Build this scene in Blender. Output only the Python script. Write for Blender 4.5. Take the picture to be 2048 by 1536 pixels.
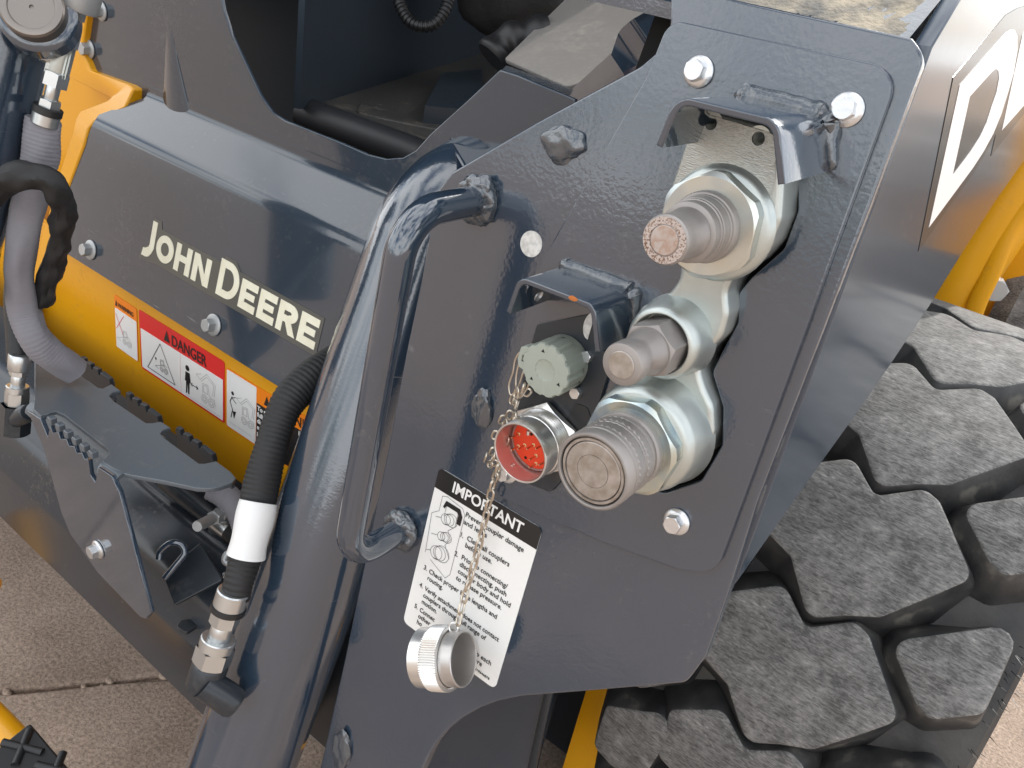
import bpy, bmesh, math, random
import numpy as np
from mathutils import Vector, Matrix, noise

# ------------------------------------------------------------------ camera
S = bpy.context.scene
for o in list(bpy.data.objects): bpy.data.objects.remove(o)
F = 1660.0                                  # focal length in photo pixels (photo 2048 x 1536)
CAM = Vector((0, 0, 1.3))
_n = lambda v: np.array(v, float) / np.linalg.norm(v)
_Z = -_n([-611, 3100, F]); _Y = _n([1326, -628, F]); _Y = _n(_Y - _Y.dot(_Z) * _Z); _X = np.cross(_Y, _Z)
RM = np.array([_X, _Y, _Z])                 # camera (right, down, forward) -> world
cr, cu, cb = (Vector(RM @ np.array(v)) for v in ((1, 0, 0), (0, -1, 0), (0, 0, -1)))
cam = bpy.data.cameras.new('camera'); co = bpy.data.objects.new('camera', cam); S.collection.objects.link(co)
M = Matrix((cr, cu, cb)).transposed().to_4x4(); M.translation = CAM; co.matrix_world = M
cam.sensor_width = 36; cam.lens = F / 2048 * 36; cam.clip_start = 0.02; cam.clip_end = 500
S.camera = co
S.render.resolution_x, S.render.resolution_y = 1024, 768
# ------------------------------------------------------------------ sky and sun
SUN = Vector((0.16, 0.71, 0.68)).normalized()
W = bpy.data.worlds.new('World'); S.world = W; W.use_nodes = True
nt = W.node_tree; nt.nodes.clear()
def N(t, nt, **k):
    n = nt.nodes.new(t)
    for a, b in k.items():
        if a.startswith('i_'): n.inputs[a[2:].replace('_', ' ')].default_value = b
        else: setattr(n, a, b)
    return n
sky = N('ShaderNodeTexSky', nt, sky_type='NISHITA', sun_disc=False, sun_elevation=math.asin(SUN.z), sun_rotation=math.atan2(SUN.x, SUN.y), dust_density=2.5, air_density=1.0)
tc = N('ShaderNodeTexCoord', nt); mp = N('ShaderNodeMapping', nt); mp.inputs['Scale'].default_value = (1, 1, 2.2)
cl = N('ShaderNodeTexNoise', nt, i_Scale=2.6, i_Detail=7.0, i_Roughness=0.58)
rp = N('ShaderNodeValToRGB', nt); rp.color_ramp.elements[0].position = 0.38; rp.color_ramp.elements[1].position = 0.55
mx = N('ShaderNodeMix', nt, data_type='RGBA'); mx.inputs[7].default_value = (13.7, 13.9, 14.1, 1)
bg = N('ShaderNodeBackground', nt, i_Strength=0.12); ow = N('ShaderNodeOutputWorld', nt)
L = nt.links.new
L(tc.outputs['Generated'], mp.inputs[0]); L(mp.outputs[0], cl.inputs['Vector']); L(cl.outputs['Fac'], rp.inputs[0])
L(rp.outputs[0], mx.inputs[0]); L(sky.outputs[0], mx.inputs[6]); L(mx.outputs[2], bg.inputs[0]); L(bg.outputs[0], ow.inputs[0])
sl = bpy.data.lights.new('sun', 'SUN'); sl.energy = 2.8; sl.angle = math.radians(0.6); sl.color = (1, 0.96, 0.9)
so = bpy.data.objects.new('sun', sl); S.collection.objects.link(so); so.rotation_euler = SUN.to_track_quat('Z', 'Y').to_euler()
vs = S.view_settings; vs.view_transform = 'Standard'; vs.look = 'None'; vs.exposure = 0.6; vs.gamma = 1

# ------------------------------------------------------------------ helpers
COL = S.collection
def ray(px, py): return Vector(RM @ np.array([px - 1024, py - 768, F]))
def P(px, py, y=None, x=None, z=None, d=None):
    """the point seen at photo pixel (px,py) lying on the real plane y=, x= or z= (or at depth d)"""
    r = ray(px, py)
    if y is not None: t = (y - CAM.y) / r.y
    elif x is not None: t = (x - CAM.x) / r.x
    elif z is not None: t = (z - CAM.z) / r.z
    else: t = d / F
    return CAM + r * t
def PP(pts, **k): return [P(a, b, **k) for a, b in pts]
def PF(px, py, fr):
    """the point seen at (px,py) on the front plane of a real frame fr"""
    n_ = fr.to_3x3().col[2]; r_ = ray(px, py); return CAM + r_ * ((fr.translation - CAM).dot(n_) / r_.dot(n_))
def PFs(pts, fr): return [PF(a, b, fr) for a, b in pts]
def link(name, me, mat, parent=None, loc=None):
    o = bpy.data.objects.new(name, me); COL.objects.link(o)
    if mat is not None:
        me.materials.clear(); me.materials.append(mat)
    if loc is not None: o.location = loc
    if parent is not None: setpar(o, parent)
    return o
def wloc(o):
    v = Vector(o.location)
    if o.parent is not None and o.get('_w') is None: pass
    return Vector(o['_w']) if '_w' in o else v
def setpar(o, parent):
    o.parent = parent; o.matrix_parent_inverse = WM(parent).inverted()
_wm = {}
def WM(o):
    return _wm.get(o.name) or o.matrix_basis.copy()
def thing(name, label, cat, loc=(0, 0, 0), group=None):
    o = bpy.data.objects.new(name, None); COL.objects.link(o); o.location = loc; o.empty_display_size = 0.02
    _wm[o.name] = Matrix.Translation(loc)
    return tag(o, label, cat, group)
def tag(o, label, cat=None, group=None, kind=None):
    o['label'] = label
    if cat: o['category'] = cat
    if group: o['group'] = group
    if kind: o['kind'] = kind
    return o
def finish(me, ang=32, flatcaps=None):
    me.shade_smooth(); me.set_sharp_from_angle(angle=math.radians(ang))
def mesh(name, vs, fs, mat, parent=None, smooth=32):
    """mesh from world coordinates, object origin at its middle"""
    vs = [Vector(v) for v in vs]
    c = sum(vs, Vector()) / len(vs)
    me = bpy.data.meshes.new(name); me.from_pydata([v - c for v in vs], [], fs); me.update()
    if smooth is not None: finish(me, smooth)
    o = link(name, me, mat, None, c); _wm[o.name] = Matrix.Translation(c)
    if parent is not None: setpar(o, parent)
    return o
def bmobj(name, bm, mat, parent=None, smooth=32):
    c = sum((v.co for v in bm.verts), Vector()) / max(1, len(bm.verts))
    for v in bm.verts: v.co -= c
    bmesh.ops.recalc_face_normals(bm, faces=bm.faces)
    me = bpy.data.meshes.new(name); bm.to_mesh(me); bm.free()
    if smooth is not None: finish(me, smooth)
    o = link(name, me, mat, None, c); _wm[o.name] = Matrix.Translation(c)
    if parent is not None: setpar(o, parent)
    return o
def frame(o, u, v):
    u = Vector(u).normalized(); n = u.cross(Vector(v)).normalized(); v = n.cross(u)
    m = Matrix((u, v, n)).transposed().to_4x4(); m.translation = Vector(o); return m
def FY(y): return frame((0, y, 0), (1, 0, 0), (0, 0, 1))      # faces -y (towards the viewer): local (x, z, -y)
def FX(x): return frame((x, 0, 0), (0, 1, 0), (0, 0, 1))      # faces +x
def FZ(z): return frame((0, 0, z), (1, 0, 0), (0, 1, 0))
def rnd(pts, r, seg=5):
    """round the corners of a closed 2-D polygon; r one radius or one per corner"""
    n = len(pts); out = []
    rs = r if isinstance(r, (list, tuple)) else [r] * n
    for i in range(n):
        p, a, b = (Vector(pts[k % n][:2]) for k in (i, i - 1, i + 1))
        if rs[i] <= 0: out.append(p); continue
        da, db = (a - p), (b - p); la, lb = da.length, db.length; da.normalize(); db.normalize()
        ang = da.angle(db, math.pi)
        if ang > math.radians(176): out.append(p); continue
        t = min(rs[i] / math.tan(ang / 2), la * .48, lb * .48); rr = t * math.tan(ang / 2)
        c = p + (da + db).normalized() * (rr / math.sin(ang / 2))
        s, e = p + da * t - c, p + db * t - c
        a0 = math.atan2(s.y, s.x); a1 = math.atan2(e.y, e.x); dd = (a1 - a0 + math.pi) % (2 * math.pi) - math.pi
        for k in range(seg + 1):
            q = a0 + dd * k / seg; out.append(c + Vector((math.cos(q), math.sin(q))) * rr)
    return out
def circ(cx, cy, r, n=32, ry=None): return [(cx + r * math.cos(2 * math.pi * k / n), cy + (ry or r) * math.sin(2 * math.pi * k / n)) for k in range(n)]
def fill(loops, thick, bev=0.0, bres=2, grow=False):
    cu_ = bpy.data.curves.new('c', 'CURVE'); cu_.dimensions = '2D'; cu_.fill_mode = 'BOTH'
    for lp in loops:
        s = cu_.splines.new('POLY'); s.points.add(len(lp) - 1); s.use_cyclic_u = True
        for q, p in zip(s.points, lp): q.co = (p[0], p[1], 0, 1)
    cu_.extrude = max(thick / 2 - bev, 0); cu_.bevel_depth = bev; cu_.bevel_resolution = bres; cu_.offset = 0 if grow else -bev
    o = bpy.data.objects.new('c', cu_); me = bpy.data.meshes.new_from_object(o)
    bpy.data.objects.remove(o); bpy.data.curves.remove(cu_)
    return me
def weld(me, d=1e-5):
    bm = bmesh.new(); bm.from_mesh(me); bmesh.ops.remove_doubles(bm, verts=bm.verts, dist=d)
    bmesh.ops.recalc_face_normals(bm, faces=bm.faces); bm.to_mesh(me); bm.free(); return me
def place(name, me, fr, mat, parent=None, smooth=35):
    """mesh given in the local frame fr -> object with its origin at its middle"""
    n = len(me.vertices); a = np.empty(n * 3); me.vertices.foreach_get('co', a); c = a.reshape(-1, 3).mean(0)
    me.transform(Matrix.Translation(-Vector(c))); weld(me)
    if smooth is not None:
        finish(me, smooth)
        for p in me.polygons:
            if abs(p.normal.z) > .999: p.use_smooth = False
    me.name = name
    o = link(name, me, mat); m = fr @ Matrix.Translation(Vector(c)); o.matrix_basis = m; _wm[o.name] = m
    if parent is not None: setpar(o, parent)
    return o
def local(fr, pts3): i = fr.inverted(); return [(i @ p).to_2d() for p in pts3]
def plate(name, fr, loops, thick, mat, parent=None, bev=0.001, rad=0.0, front=True, lift=0.0):
    """plate whose FRONT face lies in frame fr; loops are 2-D lists in the frame (first outline, then holes)"""
    ls = [rnd(l, rad if i == 0 else 0) if rad else l for i, l in enumerate(loops)]
    me = fill(ls, thick, min(bev, thick * .45))
    me.transform(Matrix.Translation((0, 0, -thick / 2 + lift)))
    return place(name, me, fr, mat, parent)
def yplate(name, px, y, thick, mat, parent=None, bev=0.001, rad=0.0, holes=()):
    fr = FY(y); lo = [local(fr, PP(px, y=y))] + [h if not isinstance(h[0][0], int) else local(fr, PP(h, y=y)) for h in holes]
    return plate(name, fr, lo, thick, mat, parent, bev, rad)
def off_line(pts, t):
    """thick open polyline -> closed polygon, second side offset by t to the left"""
    n = len(pts); pts = [Vector(p[:2]) for p in pts]; o = []
    for i in range(n):
        a = pts[max(i - 1, 0)]; b = pts[min(i + 1, n - 1)]; p = pts[i]
        d1 = (p - a).normalized() if i > 0 else (b - p).normalized(); d2 = (b - p).normalized() if i < n - 1 else d1
        n1 = Vector((-d1.y, d1.x)); n2 = Vector((-d2.y, d2.x)); m = (n1 + n2).normalized(); k = t / max(.3, m.dot(n1))
        o.append(p + m * k)
    return pts + o[::-1]
def fil_line(pts, r, seg=6):
    """open polyline with rounded corners (2-D or 3-D)"""
    pts = [Vector(p) for p in pts]; out = [pts[0]]
    rs = r if isinstance(r, (list, tuple)) else [r] * len(pts)
    for i in range(1, len(pts) - 1):
        a, p, b = pts[i - 1], pts[i], pts[i + 1]; da = (a - p); db = (b - p); la, lb = da.length, db.length
        da.normalize(); db.normalize(); ang = da.angle(db)
        if ang > math.radians(177) or rs[i] <= 0: out.append(p); continue
        t = min(rs[i] / math.tan(ang / 2), la * .49, lb * .49); rr = t * math.tan(ang / 2)
        c = p + (da + db).normalized() * (rr / math.sin(ang / 2)); s = p + da * t - c; e = p + db * t - c
        for k in range(seg + 1): out.append(c + s.normalized().slerp(e.normalized(), k / seg) * rr if s.length > 1e-9 else p)
    out.append(pts[-1]); return out
def cat(pts, n=6):
    """Catmull-Rom through 3-D points"""
    pts = [Vector(p) for p in pts]; q = [2 * pts[0] - pts[1]] + pts + [2 * pts[-1] - pts[-2]]; out = []
    for i in range(1, len(q) - 2):
        for k in range(n):
            t = k / n; a, b, c, d = q[i - 1:i + 3]
            out.append(.5 * ((2 * b) + (c - a) * t + (2 * a - 5 * b + 4 * c - d) * t * t + (3 * b - a - 3 * c + d) * t ** 3))
    out.append(pts[-1]); return out
def tube(name, path, rad, mat, parent=None, seg=20, caps=True, closed=False, rfun=None, flat=1.0, flatdir=None, smooth=40):
    path = [Vector(p) for p in path]; n = len(path); vs, fs = [], []
    T = [(path[(i + 1) % n] - path[i - 1]).normalized() if (closed or 0 < i < n - 1) else ((path[1] - path[0]).normalized() if i == 0 else (path[-1] - path[-2]).normalized()) for i in range(n)]
    u = Vector(flatdir) if flatdir is not None else T[0].orthogonal(); s = 0.0
    for i in range(n):
        if flatdir is not None: u = Vector(flatdir)
        u = (u - u.dot(T[i]) * T[i]).normalized(); v = T[i].cross(u)
        if i: s += (path[i] - path[i - 1]).length
        for k in range(seg):
            a = 2 * math.pi * k / seg
            r = rad(i / (n - 1)) if callable(rad) else rad
            if rfun: r *= rfun(s, a, i)
            vs.append(path[i] + (u * math.cos(a) + v * math.sin(a) * flat) * r)
    for i in range(n if closed else n - 1):
        for k in range(seg):
            a, b = i * seg + k, i * seg + (k + 1) % seg; j = ((i + 1) % n) * seg
            fs.append((a, b, j + (k + 1) % seg, j + k))
    if caps and not closed:
        fs.append(tuple(range(seg - 1, -1, -1))); fs.append(tuple((n - 1) * seg + k for k in range(seg)))
    return mesh(name, vs, fs, mat, parent, smooth)
def axes(d):
    d = Vector(d).normalized(); u = d.orthogonal().normalized(); return d, u, d.cross(u)
def lathe(name, prof, org, ax, mat, parent=None, seg=40, smooth=32, rot=0.0, rmod=None):
    """prof: (r, h) along the axis from org; r=0 closes"""
    d, u, v = axes(ax); org = Vector(org); vs, fs, rows = [], [], []
    for r, h in prof:
        if r <= 1e-7: rows.append([len(vs)]); vs.append(org + d * h)
        else:
            row = []
            for k in range(seg):
                a = 2 * math.pi * k / seg + rot; rr = r * (rmod(k, h) if rmod else 1)
                row.append(len(vs)); vs.append(org + d * h + (u * math.cos(a) + v * math.sin(a)) * rr)
            rows.append(row)
    for A, B in zip(rows, rows[1:]):
        if len(A) == 1 and len(B) == 1: continue
        for k in range(seg):
            k2 = (k + 1) % seg
            if len(A) == 1: fs.append((A[0], B[k2], B[k]))
            elif len(B) == 1: fs.append((A[k], A[k2], B[0]))
            else: fs.append((A[k], A[k2], B[k2], B[k]))
    o = mesh(name, vs, fs, mat, parent, smooth); return fixn(o)
def fixn(o):
    bm = bmesh.new(); bm.from_mesh(o.data); bmesh.ops.recalc_face_normals(bm, faces=bm.faces); bm.to_mesh(o.data); bm.free(); return o
def hexnut(name, r, h, org, ax, mat, parent=None, rot=0.0, inner=0.0, trunc=9.0):
    """hexagonal prism with a chamfered front edge (front = end of axis)"""
    d, u, v = axes(ax); org = Vector(org); bm = bmesh.new(); n = 48; rin = r * math.cos(math.pi / 6)
    def hexr(a): return min(trunc * rin, rin / math.cos((a + math.pi / 6) % (math.pi / 3) - math.pi / 6))
    def ring(h_, f): return [bm.verts.new(org + d * h_ + (u * math.cos(a + rot) + v * math.sin(a + rot)) * f(a)) for a in (2 * math.pi * k / n for k in range(n))]
    rc = rin * .985
    cone = lambda a: h - (hexr(a) - rc) * math.tan(math.radians(30)) * 1.0
    R0 = ring(0, hexr)
    R1 = [bm.verts.new(org + d * cone(a) + (u * math.cos(a + rot) + v * math.sin(a + rot)) * hexr(a)) for a in (2 * math.pi * k / n for k in range(n))]
    R2 = ring(h, lambda a: rc)
    rr = [R0, R1, R2]
    if inner: rr += [ring(h, lambda a: inner), ring(0, lambda a: inner)]
    for A, B in zip(rr, rr[1:]):
        for k in range(n): bm.faces.new((A[k], A[(k + 1) % n], B[(k + 1) % n], B[k]))
    if not inner: bm.faces.new(R2)
    return bmobj(name, bm, mat, parent, 14)
def blob(name, c, sx, sy, sz, mat, parent=None, amp=.18, fq=60, seed=0, sub=4):
    bm = bmesh.new(); bmesh.ops.create_icosphere(bm, subdivisions=sub, radius=1)
    for v in bm.verts:
        k = 1 + amp * noise.noise(Vector(v.co) * 1.1 + Vector((seed * 7.37, seed * 1.7, .31))) + amp * .45 * noise.noise(Vector(v.co) * 2.7 + Vector((.2, seed * 3.13, .7)))
        v.co = Vector((v.co.x * sx, v.co.y * sy, v.co.z * sz)) * k + Vector(c)
    return bmobj(name, bm, mat, parent, 60)
def weldring(name, c, ax, r, rr, mat, parent=None, a0=0, a1=360, seed=0, flat=1.0):
    d, u, v = axes(ax); c = Vector(c); n = 44; pts = []
    for k in range(n + 1):
        a = math.radians(a0 + (a1 - a0) * k / n); q = r * (1 + .05 * noise.noise(Vector((k * .35, seed, 0))))
        pts.append(c + (u * math.cos(a) + v * math.sin(a)) * q)
    full = abs(a1 - a0) >= 359
    if full: pts = pts[:-1]
    return tube(name, pts, rr, mat, parent, 12, True, full, lambda s, a, i: 1 + .45 * noise.noise(Vector((s * 190, a * 1.2, seed))) + .2 * noise.noise(Vector((s * 600, a * 2, seed))), smooth=70)
def text(name, body, fr, size, mat, parent=None, w=0.0, ext=.00012, align='LEFT', shear=0.0, xs=1.0, spacing=1.0, lsp=1.0, width=None):
    c = bpy.data.curves.new('t', 'FONT'); c.body = body; c.size = size; c.extrude = ext; c.offset = w; c.align_x = align; c.shear = shear; c.space_character = spacing; c.space_line = lsp; c.resolution_u = 3
    o = bpy.data.objects.new('t', c); me = bpy.data.meshes.new_from_object(o); bpy.data.objects.remove(o); bpy.data.curves.remove(c)
    if width:
        xv = [v.co.x for v in me.vertices]; xs = width / (max(xv) - min(xv))
    if xs != 1: me.transform(Matrix.Diagonal((xs, 1, 1, 1)))
    me.transform(Matrix.Translation((0, 0, ext)))
    return place(name, me, fr, mat, parent, None)
def strokes(name, lines, fr, mat, parent=None, w=.0006, lift=.0003, polys=()):
    """flat printed lines (ribbons) and filled polygons in the local frame"""
    bm = bmesh.new()
    for ln in lines:
        ww = w
        if isinstance(ln, tuple) and isinstance(ln[1], float): ln, ww = ln
        for a, b in zip(ln, ln[1:]):
            a, b = Vector(a[:2]), Vector(b[:2]); d = (b - a)
            if d.length < 1e-7: continue
            d.normalize(); n = Vector((-d.y, d.x)) * ww / 2; a = a - d * ww * .4; b = b + d * ww * .4
            bm.faces.new([bm.verts.new((p.x, p.y, lift)) for p in (a - n, b - n, b + n, a + n)])
    for pl in polys: bm.faces.new([bm.verts.new((p[0], p[1], lift * 1.2)) for p in pl])
    me = bpy.data.meshes.new(name); bm.to_mesh(me); bm.free()
    n = len(me.vertices); a = np.empty(n * 3); me.vertices.foreach_get('co', a); c = Vector(a.reshape(-1, 3).mean(0)); me.transform(Matrix.Translation(-c))
    o = link(name, me, mat); m = fr @ Matrix.Translation(c); o.matrix_basis = m; _wm[o.name] = m
    if parent is not None: setpar(o, parent)
    return o
def extr_x(name, prof, x0, x1, mat, parent=None, thick=0.0, smooth=35, nx=1):
    """profile of (y, z) swept along x; thick closes it into a sheet"""
    pr = [Vector((p[0], p[1])) for p in prof]
    if thick: pr = off_line(pr, thick)
    bm = bmesh.new(); rows = [[bm.verts.new((x0 + (x1 - x0) * i / nx, p.x, p.y)) for p in pr] for i in range(nx + 1)]
    m = len(pr)
    for A, B in zip(rows, rows[1:]):
        for k in range(m if thick else m - 1): bm.faces.new((A[k], A[(k + 1) % m], B[(k + 1) % m], B[k]))
    if thick:
        h = m // 2
        for r_ in (rows[0], rows[-1]):
            for k in range(h - 1): bm.faces.new((r_[k], r_[k + 1], r_[m - 2 - k], r_[m - 1 - k]))
    return bmobj(name, bm, mat, parent, smooth)

# ------------------------------------------------------------------ materials
def mat(name, col, rough=.5, metal=0.0, **k):
    m = bpy.data.materials.new(name); m.use_nodes = True; t = m.node_tree; b = t.nodes['Principled BSDF']
    b.inputs['Base Color'].default_value = (*col, 1); b.inputs['Roughness'].default_value = rough; b.inputs['Metallic'].default_value = metal
    for a, v in k.items():
        if a in b.inputs: b.inputs[a].default_value = v
    return m
def nodes(m): return m.node_tree, m.node_tree.nodes['Principled BSDF']
def tcoord(t, scale=1.0, kind='Object'):
    c = N('ShaderNodeTexCoord', t)
    if scale == 1.0: return c.outputs[kind]
    mpn = N('ShaderNodeMapping', t); mpn.inputs['Scale'].default_value = scale if isinstance(scale, tuple) else (scale,) * 3
    t.links.new(c.outputs[kind], mpn.inputs[0]); return mpn.outputs[0]
def noisebump(m, scale, strength, dist=.001, detail=3.0, stretch=None, second=None):
    t, b = nodes(m); v = tcoord(t, stretch or 1.0)
    n = N('ShaderNodeTexNoise', t, i_Scale=scale, i_Detail=detail); t.links.new(v, n.inputs['Vector'])
    bp = N('ShaderNodeBump', t, i_Strength=strength, i_Distance=dist); t.links.new(n.outputs['Fac'], bp.inputs['Height'])
    if second:
        n2 = N('ShaderNodeTexNoise', t, i_Scale=second[0], i_Detail=2.0); t.links.new(v, n2.inputs['Vector'])
        b2 = N('ShaderNodeBump', t, i_Strength=second[1], i_Distance=second[2]); t.links.new(n2.outputs['Fac'], b2.inputs['Height']); t.links.new(bp.outputs[0], b2.inputs['Normal']); bp = b2
    t.links.new(bp.outputs[0], b.inputs['Normal'])
    return m
def colnoise(m, scale, stops, detail=4.0, stretch=None, rough=None, kind='noise', dist=0.0):
    t, b = nodes(m); v = tcoord(t, stretch or 1.0)
    if kind == 'noise': n = N('ShaderNodeTexNoise', t, i_Scale=scale, i_Detail=detail, i_Distortion=dist); out = n.outputs['Fac']
    else: n = N('ShaderNodeTexVoronoi', t, i_Scale=scale); out = n.outputs['Distance']
    t.links.new(v, n.inputs['Vector']); r = N('ShaderNodeValToRGB', t); e = r.color_ramp.elements
    for i, (p, c) in enumerate(stops):
        q = e[i] if i < 2 else e.new(p); q.position = p; q.color = (*c, 1)
    t.links.new(out, r.inputs[0]); t.links.new(r.outputs[0], b.inputs['Base Color'])
    if rough:
        mr = N('ShaderNodeMapRange', t); mr.inputs[3].default_value, mr.inputs[4].default_value = rough; mr.inputs[1].default_value = .3; mr.inputs[2].default_value = .7
        t.links.new(out, mr.inputs[0]); t.links.new(mr.outputs[0], b.inputs['Roughness'])
    return m
def dusted(m, base, dust, amt=(.56, .75), scale=9, fine=160, rough=(.2, .55)):
    """paint with faint dusty patches and specks"""
    t, b = nodes(m); v = tcoord(t); a = N('ShaderNodeTexNoise', t, i_Scale=scale, i_Detail=6.0, i_Roughness=.65); c = N('ShaderNodeTexNoise', t, i_Scale=fine, i_Detail=4.0)
    t.links.new(v, a.inputs['Vector']); t.links.new(v, c.inputs['Vector'])
    mu = N('ShaderNodeMath', t, operation='MULTIPLY'); t.links.new(a.outputs['Fac'], mu.inputs[0]); t.links.new(c.outputs['Fac'], mu.inputs[1])
    mr = N('ShaderNodeMapRange', t); mr.inputs[1].default_value = amt[0] * .5; mr.inputs[2].default_value = amt[1] * .62; t.links.new(mu.outputs[0], mr.inputs[0])
    mxx = N('ShaderNodeMix', t, data_type='RGBA'); mxx.inputs[6].default_value = (*base, 1); mxx.inputs[7].default_value = (*dust, 1)
    t.links.new(mr.outputs[0], mxx.inputs[0]); t.links.new(mxx.outputs[2], b.inputs['Base Color'])
    m2 = N('ShaderNodeMapRange', t); m2.inputs[3].default_value, m2.inputs[4].default_value = rough; t.links.new(mr.outputs[0], m2.inputs[0]); t.links.new(m2.outputs[0], b.inputs['Roughness'])
    return m
GR = (.023, .038, .060); DU = (.085, .09, .095)
paint = noisebump(dusted(mat('grey_paint', GR, .16), GR, DU, (.70, 1.05), rough=(.15, .4)), 420, .10, .0006, 2, second=(90, .05, .002))
paint_peel = noisebump(dusted(mat('grey_paint_orange_peel', GR, .2), GR, DU, (.70, 1.05), rough=(.17, .4)), 300, .11, .0010, 2.5, second=(60, .05, .003))
def scratched(m, col, sc=(14, 14, 420), thr=.70, rot=.5):
    t, b = nodes(m); src = [l for l in t.links if l.to_socket == b.inputs['Base Color']][0].from_socket
    c = N('ShaderNodeTexCoord', t); mp_ = N('ShaderNodeMapping', t); mp_.inputs['Scale'].default_value = sc; mp_.inputs['Rotation'].default_value = (.2, .3, rot); t.links.new(c.outputs['Object'], mp_.inputs[0])
    n = N('ShaderNodeTexNoise', t, i_Scale=1.0, i_Detail=3.0); t.links.new(mp_.outputs[0], n.inputs['Vector'])
    n2_ = N('ShaderNodeTexNoise', t, i_Scale=26.0, i_Detail=2.0); t.links.new(c.outputs['Object'], n2_.inputs['Vector'])
    r_ = N('ShaderNodeMapRange', t); r_.inputs[1].default_value = thr; r_.inputs[2].default_value = thr + .05; t.links.new(n.outputs['Fac'], r_.inputs[0])
    r2_ = N('ShaderNodeMapRange', t); r2_.inputs[1].default_value = .52; r2_.inputs[2].default_value = .62; t.links.new(n2_.outputs['Fac'], r2_.inputs[0])
    mu_ = N('ShaderNodeMath', t, operation='MULTIPLY'); t.links.new(r_.outputs[0], mu_.inputs[0]); t.links.new(r2_.outputs[0], mu_.inputs[1])
    mx_ = N('ShaderNodeMix', t, data_type='RGBA'); mx_.inputs[7].default_value = (*col, 1); t.links.new(mu_.outputs[0], mx_.inputs[0]); t.links.new(src, mx_.inputs[6]); t.links.new(mx_.outputs[2], b.inputs['Base Color']); return m
scratched(paint_peel, (.20, .21, .22)); scratched(paint, (.16, .17, .18), rot=1.2)
paint_smooth = noisebump(dusted(mat('grey_paint_smooth', GR, .12), GR, DU, (.66, 1.0), rough=(.1, .35)), 14, .03, .004, 2)
paint_dark_or_shade = dusted(mat('dark_or_shade_paint', (.02, .025, .031), .3), (.02, .025, .031), (.05, .048, .046), (.55, .9), rough=(.3, .6))  # dark parts, and shade painted into the comb faces and rear web
weldm = noisebump(mat('painted_weld', (.04, .052, .066), .18), 420, .3, .001, 3)
for m_ in (paint, paint_peel, paint_smooth, weldm):
    b_ = m_.node_tree.nodes['Principled BSDF']; b_.inputs['Coat Weight'].default_value = 1.0; b_.inputs['Coat Roughness'].default_value = .06; b_.inputs['Specular IOR Level'].default_value = .95
    ln_ = [l for l in m_.node_tree.links if l.to_socket == b_.inputs['Normal']]
    if ln_: m_.node_tree.links.new(ln_[0].from_socket, b_.inputs['Coat Normal'])
paint_cover = noisebump(dusted(mat('grey_paint_cover', (.030, .043, .060), .16, 0, **{'Specular IOR Level': .5, 'Coat Weight': .6, 'Coat Roughness': .04}), (.030, .043, .060), DU, (.62, 1.0), rough=(.14, .35)), 14, .04, .004, 2, second=(500, .05, .0005))
scratched(paint_cover, (.17, .18, .19), rot=2.0)
paint_satin_skylit = noisebump(dusted(mat('grey_paint_satin_skylit', (.085, .10, .115), .36, 0, **{'Specular IOR Level': .7}), (.085, .10, .115), (.17, .168, .162), (.6, .95), rough=(.33, .5)), 260, .08, .0006)  # satin finish; skylight on the bracket top is put into a paler base
yellow = noisebump(dusted(mat('yellow_paint', (.71, .325, .006), .3), (.71, .325, .006), (.52, .25, .03), (.6, 1.0), rough=(.28, .5)), 300, .06, .0006)
zinc = noisebump(colnoise(mat('zinc_casting', (.55, .56, .52), .34, .8), 22, [(.3, (.42, .46, .45)), (.7, (.56, .59, .56))], rough=(.28, .46)), 900, .25, .0004, 3)
zinc_mill = noisebump(colnoise(mat('zinc_milled', (.55, .56, .5), .3, .85), 14, [(.3, (.33, .345, .33)), (.7, (.46, .47, .44))]), 1, .8, .0006, 6, stretch=(260, 1500, 260))
irid = colnoise(mat('yellow_zinc', (.6, .6, .55), .26, .9), 30, [(.36, (.24, .34, .46)), (.47, (.45, .54, .56)), (.58, (.62, .63, .54)), (.74, (.56, .55, .50))], detail=2)
nut_tan = colnoise(mat('yellow_zinc_pale', (.6, .6, .55), .28, .85), 26, [(.3, (.42, .48, .52)), (.48, (.58, .61, .58)), (.72, (.58, .55, .46))], detail=2)
coup = noisebump(colnoise(mat('coupler_steel', (.5, .46, .45), .42, .55), 40, [(.3, (.26, .24, .228)), (.7, (.365, .34, .322))], rough=(.42, .58)), 700, .12, .0003)
coup_face = noisebump(colnoise(mat('coupler_face', (.4, .36, .33), .45, .7), 120, [(.3, (.30, .26, .22)), (.7, (.50, .46, .43))], detail=6), 900, .2, .0003)
rusty = noisebump(colnoise(mat('rust_speckled_steel', (.5, .44, .4), .55, .5), 900, [(.36, (.16, .09, .06)), (.44, (.33, .24, .19)), (.52, (.52, .46, .43))], detail=6), 1200, .3, .0003)
rust_center = colnoise(mat('rust_ring_steel', (.5, .44, .4), .5, .55), 110, [(.40, (.50, .45, .42)), (.56, (.42, .30, .24)), (.62, (.48, .43, .40))], detail=6)
bolt_m = noisebump(mat('zinc_bolt', (.66, .67, .68), .3, .85), 300, .25, .0008)
bolt_dull = noisebump(mat('dull_bolt', (.42, .43, .43), .5, .6), 400, .3, .0006)
alu = noisebump(mat('bright_aluminium', (.74, .73, .71), .28, .9), 500, .1, .0003)
alu_in = mat('aluminium_inside', (.50, .48, .46), .34, .8)
steel = noisebump(mat('fitting_steel', (.56, .575, .575), .28, .9), 300, .1, .0003)
brass = mat('chain_steel', (.56, .50, .42), .28, .95)
red = mat('red_insert', (.72, .055, .015), .45)
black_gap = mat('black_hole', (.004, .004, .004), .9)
pin_m = mat('gold_pin', (.75, .55, .35), .25, 1.0)
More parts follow.
